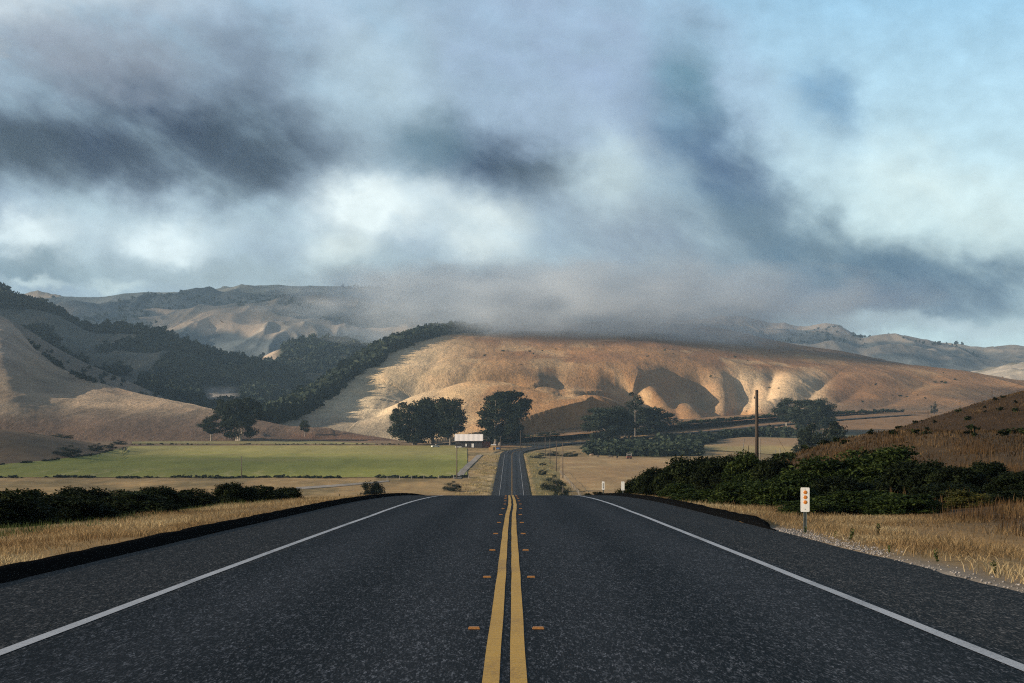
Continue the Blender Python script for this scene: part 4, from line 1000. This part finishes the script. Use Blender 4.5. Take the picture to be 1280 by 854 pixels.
def car(px, d, label, mat, rz, L=4.4, pickup=False):
    X, Y, Z = gpt(px, d=d); o = tag(empty('parked_car', (X, Y, Z), rz), label, 'car'); W_ = 1.75
    def ext(name, pr, w, mt, par):
        bm = bmesh.new(); a = [bm.verts.new((p[0], -w / 2, p[1])) for p in pr]; b = [bm.verts.new((p[0], w / 2, p[1])) for p in pr]; bm.faces.new(a); bm.faces.new(b)
        for i in range(len(pr)): bm.faces.new((a[i], a[(i + 1) % len(pr)], b[(i + 1) % len(pr)], b[i]))
        bmesh.ops.bevel(bm, geom=list(bm.edges), offset=.05, segments=2, affect='EDGES'); return obj(name, bm_mesh(name, bm), mt, par)
    h = L / 2
    body = ext('body', [(-h, .35), (h, .35), (h, .75), (h * .9, .92), (h * .45, .98), (-h * .95, 1.0), (-h, .8)], W_, mat, o)
    cb = [(-h * .05, .95), (h * .5, .95), (h * .3, 1.5), (h * .02, 1.52)] if pickup else [(-h * .85, .97), (h * .48, .95), (h * .2, 1.45), (-h * .5, 1.47)]
    ext('window', [(x * .99, z - .02) for x, z in cb], W_ * .9, M['glass'], o); ext('roof', [(cb[3][0] - .02, cb[3][1] - .1), (cb[2][0] + .02, cb[2][1] - .1), (cb[2][0], cb[2][1] + .03), (cb[3][0], cb[3][1] + .03)], W_ * .92, mat, o)
    for x in (-h * .62, h * .62):
        for y in (-W_ / 2 + .02, W_ / 2 - .02):
            bm = bmesh.new(); cyl(bm, (x, y - .1, .34), (x, y + .1, .34), .34, .34, 14); w = obj('wheel', bm_mesh('wheel', bm), M['rubber'], o)
            bm = bmesh.new(); cyl(bm, (x, y - .115, .34), (x, y + .115, .34), .19, .19, 10); obj('rim', bm_mesh('rim', bm), M['steel'], w)
    return o
car(544.5, 1118, 'white vehicle parked under the clump of trees left of the barn', M['white'], .4, 4.6, True)
car(623, 1082, 'small blue vehicle beside the tan shed at the roadside', M['blue'], 1.45)
X, Y, Z = gpt(573, d=1096); tr = tag(empty('trailer', (X, Y, Z), .1), 'low white trailer in front of the left barn end', 'trailer')
bm = bmesh.new(); box(bm, (0, 0, .9), (3.4, 1.8, .5), .05); box(bm, (2.1, 0, .6), (1.2, .12, .12)); obj('body', bm_mesh('body', bm), M['white'], tr)
for y in (-.8, .8):
    bm = bmesh.new(); cyl(bm, (-.3, y - .1, .32), (-.3, y + .1, .32), .32, .32, 14); obj('wheel', bm_mesh('wheel', bm), M['rubber'], tr)
dW = ground_at(786.5, 574); X, Y, Z = gpt(786.5, d=dW); wg = tag(empty('farm_wagon', (X, Y, Z), .1), 'rusty red farm wagon with an upright frame in the mown field', 'wagon')
bm = bmesh.new(); box(bm, (0, 0, .95), (2.3, 1.5, .8), .04); obj('body', bm_mesh('body', bm), M['rust'], wg)
bm = bmesh.new()
for x in (-1.05, 1.05):
    for y in (-.65, .65): box(bm, (x, y, 1.95), (.14, .14, 1.6))
for y in (-.65, .65): box(bm, (0, y, 2.78), (2.3, .14, .12))
box(bm, (0, .65, 2.1), (2.1, .06, .5)); obj('frame', bm_mesh('frame', bm), M['post_grey'], wg)
for x in (-.7, .7):
    for y in (-.75, .75):
        bm = bmesh.new(); cyl(bm, (x, y - .1, .42), (x, y + .1, .42), .42, .42, 14); obj('wheel', bm_mesh('wheel', bm), M['rubber'], wg)
# cattle: one continuous skin each
def skin_mesh(name, J, E, rad, mat):
    me = bpy.data.meshes.new(name); me.from_pydata(J, E, []); o = bpy.data.objects.new(name, me); COL.objects.link(o)
    m = o.modifiers.new('s', 'SKIN')
    for v, r_ in zip(me.skin_vertices[0].data, rad): v.radius = (r_, r_)
    me.skin_vertices[0].data[0].use_root = True
    o.modifiers.new('d', 'SUBSURF').levels = 1
    dg = bpy.context.evaluated_depsgraph_get(); me2 = bpy.data.meshes.new_from_object(o.evaluated_get(dg)); bpy.data.objects.remove(o)
    me2.name = name; me2.materials.clear(); me2.materials.append(mat)
    for p in me2.polygons: p.use_smooth = True
    return me2
J = [(-.75, 0, 1.08), (-.2, 0, 1.02), (.4, 0, 1.04), (.75, 0, 1.12), (1.05, 0, .85), (1.25, 0, .45), (1.38, 0, .22)]; E = [(0, 1), (1, 2), (2, 3), (3, 4), (4, 5), (5, 6)]; rad = [.28, .36, .36, .30, .17, .13, .09]
for x, sgn, b_ in ((-.72, 1, 0), (-.72, -1, 0), (.62, 1, 2), (.62, -1, 2)):
    k = len(J); J += [(x, .2 * sgn, .72), (x + (-.08 if x < 0 else .02), .2 * sgn, .40), (x, .2 * sgn, .02)]; E += [(b_, k), (k, k + 1), (k + 1, k + 2)]; rad += [.14, .075, .06]
k = len(J); J += [(-1.05, 0, 1.12), (-1.12, 0, .6)]; E += [(0, k), (k, k + 1)]; rad += [.05, .03]
k = len(J); J += [(1.22, .15, .58), (1.22, -.15, .58)]; E += [(5, k), (5, k + 1)]; rad += [.03, .03]
cow_b = skin_mesh('cow', J, E, rad, M['hide']); cow_t = cow_b.copy(); cow_t.materials.clear(); cow_t.materials.append(M['hide_tan'])
for px, py, me_, rz, lab in ((747.5, 572.6, cow_b, 1.9, 'dark cow grazing beside a pale patch at the top of the mown field'), (739.5, 571.2, cow_t, .3, 'tan cow grazing left of the dark grazing cow'), (764, 573, cow_b, 2.8, 'dark cow grazing under the thicket, left of the farm wagon'), (771.5, 573.6, cow_b, 1.4, 'black cow nearest the farm wagon, seen end on')):
    d = ground_at(px, py); X, Y, Z = gpt(px, d=d); o = obj('cow', me_, loc=(X, Y, Z + .12), rz=rz); tag(o, lab, 'cow', 'cattle at the top of the mown field')
# bird
bx, by, bz = (277.5 - 640) / F * 260, 260, CH + (HZ - 402.5) / F * 260
J = [(0, 0, 0), (.14, 0, .02), (.2, 0, .035), (-.16, 0, -.01), (-.27, 0, -.02), (.02, .18, .06), (-.03, .42, .03), (-.09, .60, .0), (.02, -.18, .06), (-.03, -.42, .03), (-.09, -.60, .0)]
bme = skin_mesh('bird', J, [(0, 1), (1, 2), (0, 3), (3, 4), (0, 5), (5, 6), (6, 7), (0, 8), (8, 9), (9, 10)], [.075, .05, .03, .05, .03, .045, .035, .015, .045, .035, .015], M['feather'])
o = obj('bird', bme, loc=(bx, by, bz), rz=2.4); o.rotation_euler = (.5, .2, 2.4); o.scale = (.6, .6, .6); tag(o, 'small dark bird flying before the far left mountains', 'bird')

# ------------------------------------------------------------------ air
SUN_AZ, SUN_EL = R(-104), R(16.5)          # compass style: from +Y towards +X
sdir = Vector((math.sin(SUN_AZ) * math.cos(SUN_EL), math.cos(SUN_AZ) * math.cos(SUN_EL), math.sin(SUN_EL)))
EXPO = .70
def volume(name, color, dens, aniso=0.0):
    t = NT(name); p = t.n('ShaderNodeVolumePrincipled'); p.inputs['Color'].default_value = (*color, 1); p.inputs['Density'].default_value = dens; p.inputs['Anisotropy'].default_value = aniso
    o = t.n('ShaderNodeOutputMaterial'); t.l(p.outputs[0], o.inputs['Volume']); return t, p
t, p = volume('haze air', (.48, .74, 1.0), 5.4e-5)
bm = bmesh.new(); box(bm, (0, 3700, 300), (13500, 8000, 640)); hz = obj('haze', bm_mesh('haze', bm), t.m); tag(hz, 'thin bluish haze filling the valley air', 'haze', kind='stuff')

# unseen low clouds added beyond the left edge to shade road, forest and far ranges
def cloud(tx, ty, tz, rx, ry, rz, alt, dens, label, seed):
    """a flat cloud at height alt, set toward the sun from the ground point it shades"""
    k = (alt - tz) / math.tan(SUN_EL); bm = bmesh.new(); bmesh.ops.create_icosphere(bm, subdivisions=5, radius=1)
    co = np.array([tuple(v.co) for v in bm.verts]); n = 1 + .30 * fbm(co[:, 0] * 2.2 + seed, co[:, 1] * 2.2, 4, seed) + .12 * fbm(co[:, 0] * 5 + co[:, 2] * 3, co[:, 1] * 5, 3, seed + 4)
    co = co * n[:, None]; co[:, 2] = np.where(co[:, 2] < 0, co[:, 2] * .45, co[:, 2])
    for v, c_ in zip(bm.verts, co): v.co = (c_[0] * rx, c_[1] * ry, c_[2] * rz)
    key = f'cloud {dens}'
    if key not in bpy.data.materials: volume(key, (.95, .95, .96), dens, .3)
    o = obj('cloud', bm_mesh('cloud', bm, True), bpy.data.materials[key], loc=(tx + math.sin(SUN_AZ) * k, ty + math.cos(SUN_AZ) * k, alt)); tag(o, label, 'cloud', kind='structure')
cloud(10, 90, 0, 330, 330, 60, 740, .0030, 'unseen low cloud added west of the road to shade the near road', 1)
cloud(-230, 820, 5, 120, 180, 40, 740, .006, 'small unseen cloud added to shade the brown knoll', 2)
cloud(-330, 1250, 25, 210, 130, 40, 740, .003, 'small unseen cloud added to shade the foot of the left hillside', 3)
cloud(-860, 2600, 140, 520, 520, 70, 760, .007, 'broad unseen cloud added to shade the oak forest', 4)
cloud(-750, 5300, 330, 1150, 1000, 90, 1000, .0040, 'large unseen cloud added to shade the far left mountains', 5)
cloud(1500, 5300, 300, 900, 800, 70, 1500, .0030, 'large unseen cloud added to shade the far right mountains', 6)
cloud(330, 2620, 170, 700, 310, 60, 760, .0042, 'unseen low cloud added to shade the top of the golden hill', 7)
cloud(700, 1750, 60, 330, 260, 50, 760, .005, 'unseen low cloud added to shade the right foot of the golden hill', 8)
cloud(-150, 5200, 440, 800, 620, 60, 1000, .0035, 'unseen cloud added beyond the left edge to shade the far mountain fog', 9)
# fog lying on the ridge
def fog(px, py, d, rx, ry, rz, dens, label, seed, colr=(.76, .87, .97)):
    t = NT('fog ' + label[:12]); tc = t.n('ShaderNodeTexCoord').outputs['Object']
    ln = t.n('ShaderNodeVectorMath', operation='LENGTH'); t.l(tc, ln.inputs[0])
    n = t.noise(2.2, 4, .6, vec=tc, stretch=(2.4, 1.2, .9)); f = t.rng(t.math('ADD', ln.outputs['Value'], t.math('MULTIPLY', t.math('SUBTRACT', n, .5), 1.5)), .95, .30)
    f = t.math('POWER', f, 1.6)
    p = t.n('ShaderNodeVolumePrincipled'); p.inputs['Color'].default_value = (*colr, 1); t.l(t.math('MULTIPLY', f, dens), p.inputs['Density'])
    o_ = t.n('ShaderNodeOutputMaterial'); t.l(p.outputs[0], o_.inputs['Volume'])
    bm = bmesh.new(); bmesh.ops.create_icosphere(bm, subdivisions=4, radius=1)
    o = obj('fog', bm_mesh('fog', bm, True), t.m, loc=((px - 640) / F * d, d, CH + (HZ - py) / F * d)); o.scale = (rx, ry, rz); tag(o, label, 'fog', kind='stuff')
fog(745, 384, 2470, 440, 340, 64, .0105, 'grey fog bank lying on the top of the golden hill', 1)
fog(560, 366, 5200, 480, 500, 85, .006, 'fog hiding the right end of the far left mountains', 2)

# ------------------------------------------------------------------ camera, sun, sky
cam = bpy.data.objects.new('camera', bpy.data.cameras.new('camera')); COL.objects.link(cam)
cam.location = (0, 0, CH); cam.rotation_euler = (R(90), 0, 0); cam.data.sensor_width = 36; cam.data.lens = 36 * F / 1280; cam.data.shift_y = 150 / 1280
cam.data.clip_start = .1; cam.data.clip_end = 40000; sc.camera = cam
sun = bpy.data.objects.new('sun', bpy.data.lights.new('sun', 'SUN')); COL.objects.link(sun)
sun.data.energy = 5.0; sun.data.angle = R(.5); sun.data.color = (1.0, .84, .66); sun.rotation_euler = sdir.to_track_quat('Z', 'Y').to_euler(); sun.location = (-40, -20, 60)

w = bpy.data.worlds.new('World'); sc.world = w; w.use_nodes = True
T = NT(w, True)
STR = .06
def lin(c):
    g_ = sum(c) / 3; c = tuple(min(250, max(8, (g_ + 1.14 * (x - g_)) * k_)) for x, k_ in zip(c, (.995, 1.010, .995)))
    return tuple(max(.35 * a, a + .40 * (a - m)) for a, m in zip(lin0(c), lin0((158, 168, 180))))
def lin0(c): return tuple((x / 255 / 12.92 if x / 255 < .04045 else ((x / 255 + .055) / 1.055) ** 2.4) / STR / 2 ** EXPO for x in c)
sky = T.n('ShaderNodeTexSky', sky_type='NISHITA', sun_disc=False); sky.sun_elevation = SUN_EL; sky.sun_rotation = SUN_AZ; sky.altitude = 50
gen = T.n('ShaderNodeTexCoord').outputs['Generated']
sx = T.n('ShaderNodeSeparateXYZ'); T.l(gen, sx.inputs[0])
az = T.math('ARCTAN2', sx.outputs[0], sx.outputs[1]); el = T.math('ARCSINE', sx.outputs[2])
U = T.math('ADD', T.math('MULTIPLY', az, 24.9), 6.4); Vv = T.math('SUBTRACT', 5.77, T.math('MULTIPLY', el, 24.9))
cb = T.n('ShaderNodeCombineXYZ'); T.l(U, cb.inputs[0]); T.l(Vv, cb.inputs[1])
def nvec(scale, detail, amp, stretch, off, rot=0):
    m0 = T.n('ShaderNodeMapping'); m0.inputs['Rotation'].default_value = (0, 0, R(rot)); T.l(cb.outputs[0], m0.inputs[0])
    mp = T.n('ShaderNodeMapping'); mp.inputs['Scale'].default_value = stretch; mp.inputs['Location'].default_value = off; T.l(m0.outputs[0], mp.inputs[0])
    n = T.n('ShaderNodeTexNoise'); n.inputs['Scale'].default_value = scale; n.inputs['Detail'].default_value = detail; n.inputs['Roughness'].default_value = .55; T.l(mp.outputs[0], n.inputs['Vector'])
    s_ = T.n('ShaderNodeVectorMath', operation='SUBTRACT'); T.l(n.outputs['Color'], s_.inputs[0]); s_.inputs[1].default_value = (.5, .5, .5)
    m_ = T.n('ShaderNodeVectorMath', operation='SCALE'); T.l(s_.outputs[0], m_.inputs[0]); m_.inputs['Scale'].default_value = amp; return m_.outputs[0], n.outputs[0]
v1, n1 = nvec(.55, 5, .85, (1, 1.3, 1), (3.1, 0, 0)); v2, n2 = nvec(1.9, 7, .50, (1, 1.2, 1), (0, 5.2, 0))
ad = T.n('ShaderNodeVectorMath', operation='ADD'); T.l(cb.outputs[0], ad.inputs[0]); T.l(v1, ad.inputs[1])
ad2 = T.n('ShaderNodeVectorMath', operation='ADD'); T.l(ad.outputs[0], ad2.inputs[0]); T.l(v2, ad2.inputs[1])
UV = ad2.outputs[0]
# overcast of broken cloud over the rest of the dome, clear sky between
col = T.mix(T.rng(T.noise(1.6, 5, .55, vec=gen), .40, .62, 0, .75), sky.outputs[0], lin0((150, 158, 170)))
inside = T.math('MULTIPLY', T.rng(T.math('ABSOLUTE', az), .55, .36), T.rng(el, .60, .34))
cs = T.mix(T.rng(Vv, 0, 3.2), lin((162, 195, 222)), lin((208, 225, 231)))
v3, n3 = nvec(.95, 8, 1, (.8, 1.9, 1), (9.2, 1.1, 0), -28); n3 = T.rng(n3, .34, .66, .62, 1.18)
BL = [  # centre u, v, half width, half height, tilt, colour, amount
    (2.0, 1.6, 6.2, 4.2, 0, (158, 172, 190), 1.0), (6.3, 1.9, 2.3, 3.0, 0, (160, 175, 192), .8),
    (7.4, .9, 2.2, 1.2, 20, (163, 178, 202), .85), (.6, .0, 1.7, .55, 0, (203, 210, 220), .8), (3.6, .15, 1.2, .5, 0, (186, 202, 222), .6),
    (1.2, .95, 1.9, .5, 0, (152, 158, 172), .8), (3.2, .9, .8, .6, 0, (138, 150, 168), .7),
    (4.7, 1.35, .75, 1.0, 0, (184, 200, 214), .75),
    (1.9, 1.85, 2.3, .62, 0, (56, 80, 116), 1.0), (3.15, 1.8, .55, .62, 0, (60, 86, 114), .75), (.2, 2.05, 1.1, .42, 0, (72, 92, 114), .8), (2.5, 2.0, 1.3, .4, 0, (56, 78, 112), .7),
    (2.0, 2.95, 1.4, .36, 0, (200, 214, 224), .8), (.5, 3.1, .5, .26, 0, (224, 234, 241), 1.0), (2.05, 3.05, .55, .22, 0, (226, 236, 243), 1.0),
    (4.75, 2.7, .8, .40, 0, (230, 238, 243), 1.1), (4.2, 3.2, .45, .25, 0, (226, 234, 236), .8), (6.1, 3.0, .55, .42, 0, (222, 230, 234), .95),
    (6.2, 2.05, 1.15, .42, 10, (66, 98, 124), .92), (6.7, 2.2, .55, .28, 15, (60, 90, 114), .7), (5.3, 1.85, .5, .4, 0, (110, 132, 148), .5),
    (7.7, 2.35, .6, .5, 30, (206, 219, 226), .9), (7.2, 1.5, .8, .4, 0, (170, 184, 204), .6),
    (8.6, 1.25, .45, .8, -10, (120, 146, 164), .75), (9.1, 2.35, 1.3, .5, 42, (98, 120, 146), .85), (9.1, 2.2, .5, .3, 40, (82, 112, 138), .6),
    (8.4, 3.1, 1.6, .5, 15, (140, 148, 164), .75), (10.2, 3.2, 2.0, .45, 20, (120, 136, 152), .85), (11.5, 3.60, 2.3, .52, 4, (104, 122, 142), .95), (9.5, 3.8, 2.2, .3, 0, (124, 130, 146), .8),
    (7.0, 3.75, 2.2, .38, 0, (158, 160, 168), .85), (3.0, 3.45, 2.6, .24, 0, (168, 180, 188), .75), (.4, 3.5, .9, .2, 0, (140, 156, 168), .7),
    (1.5, 3.62, .35, .07, 0, (212, 224, 228), .7), (.55, 3.66, .3, .06, 0, (206, 218, 224), .6),
    (10.3, 1.5, .32, .62, -12, (132, 160, 188), .75), (11.7, 2.55, 1.4, .5, 15, (220, 231, 233), .6), (10.1, 2.2, .6, .35, 35, (200, 218, 228), .3),
    (12.4, 4.16, 1.5, .10, 3, (198, 210, 218), .7), (10.6, 4.1, 1.2, .14, 0, (170, 182, 192), .7),
]
c = cs
for u, v, a, b, rot, colr, am in BL:
    mp = T.n('ShaderNodeMapping', vector_type='TEXTURE'); mp.inputs['Location'].default_value = (u, v, 0); mp.inputs['Rotation'].default_value = (0, 0, R(rot)); mp.inputs['Scale'].default_value = (a * 1.0, b * 1.0, 1e3)
    T.l(UV, mp.inputs[0]); dt = T.n('ShaderNodeVectorMath', operation='DOT_PRODUCT'); T.l(mp.outputs[0], dt.inputs[0]); T.l(mp.outputs[0], dt.inputs[1])
    f = T.math('MULTIPLY', T.math('EXPONENT', T.math('MULTIPLY', T.math('POWER', dt.outputs['Value'], 1.4), -.85)), T.math('MULTIPLY', n3, am), True)
    c = T.mix(f, c, lin(colr))
# small scale billow in brightness
v5, n5 = nvec(2.6, 10, 1, (1, 1.6, 1), (4.4, 7.7, 0)); k = T.math('MULTIPLY', T.rng(n2, .3, .7, .90, 1.10), T.rng(n5, .33, .67, .955, 1.045)); sm = T.n('ShaderNodeVectorMath', operation='SCALE'); T.l(c, sm.inputs[0]); T.l(k, sm.inputs['Scale'])
fin = T.mix(inside, col, sm.outputs[0])
bg = T.n('ShaderNodeBackground'); T.l(fin, bg.inputs[0]); bg.inputs[1].default_value = STR
ow = T.n('ShaderNodeOutputWorld'); T.l(bg.outputs[0], ow.inputs[0])
w.cycles.sampling_method = 'MANUAL'; w.cycles.sample_map_resolution = 1024

vs_ = sc.view_settings; vs_.view_transform = 'Standard'; vs_.look = 'None'; vs_.exposure = EXPO; vs_.gamma = 1; vs_.use_curve_mapping = False
cy = sc.cycles; cy.use_denoising = False; cy.max_bounces = 5; cy.diffuse_bounces = 2; cy.glossy_bounces = 2; cy.transmission_bounces = 2; cy.volume_bounces = 1; cy.transparent_max_bounces = 8
cy.volume_step_rate = 1.0; cy.volume_max_steps = 256
sc.cycles.filter_width = 1.15
sc.render.resolution_x = 1024; sc.render.resolution_y = 683
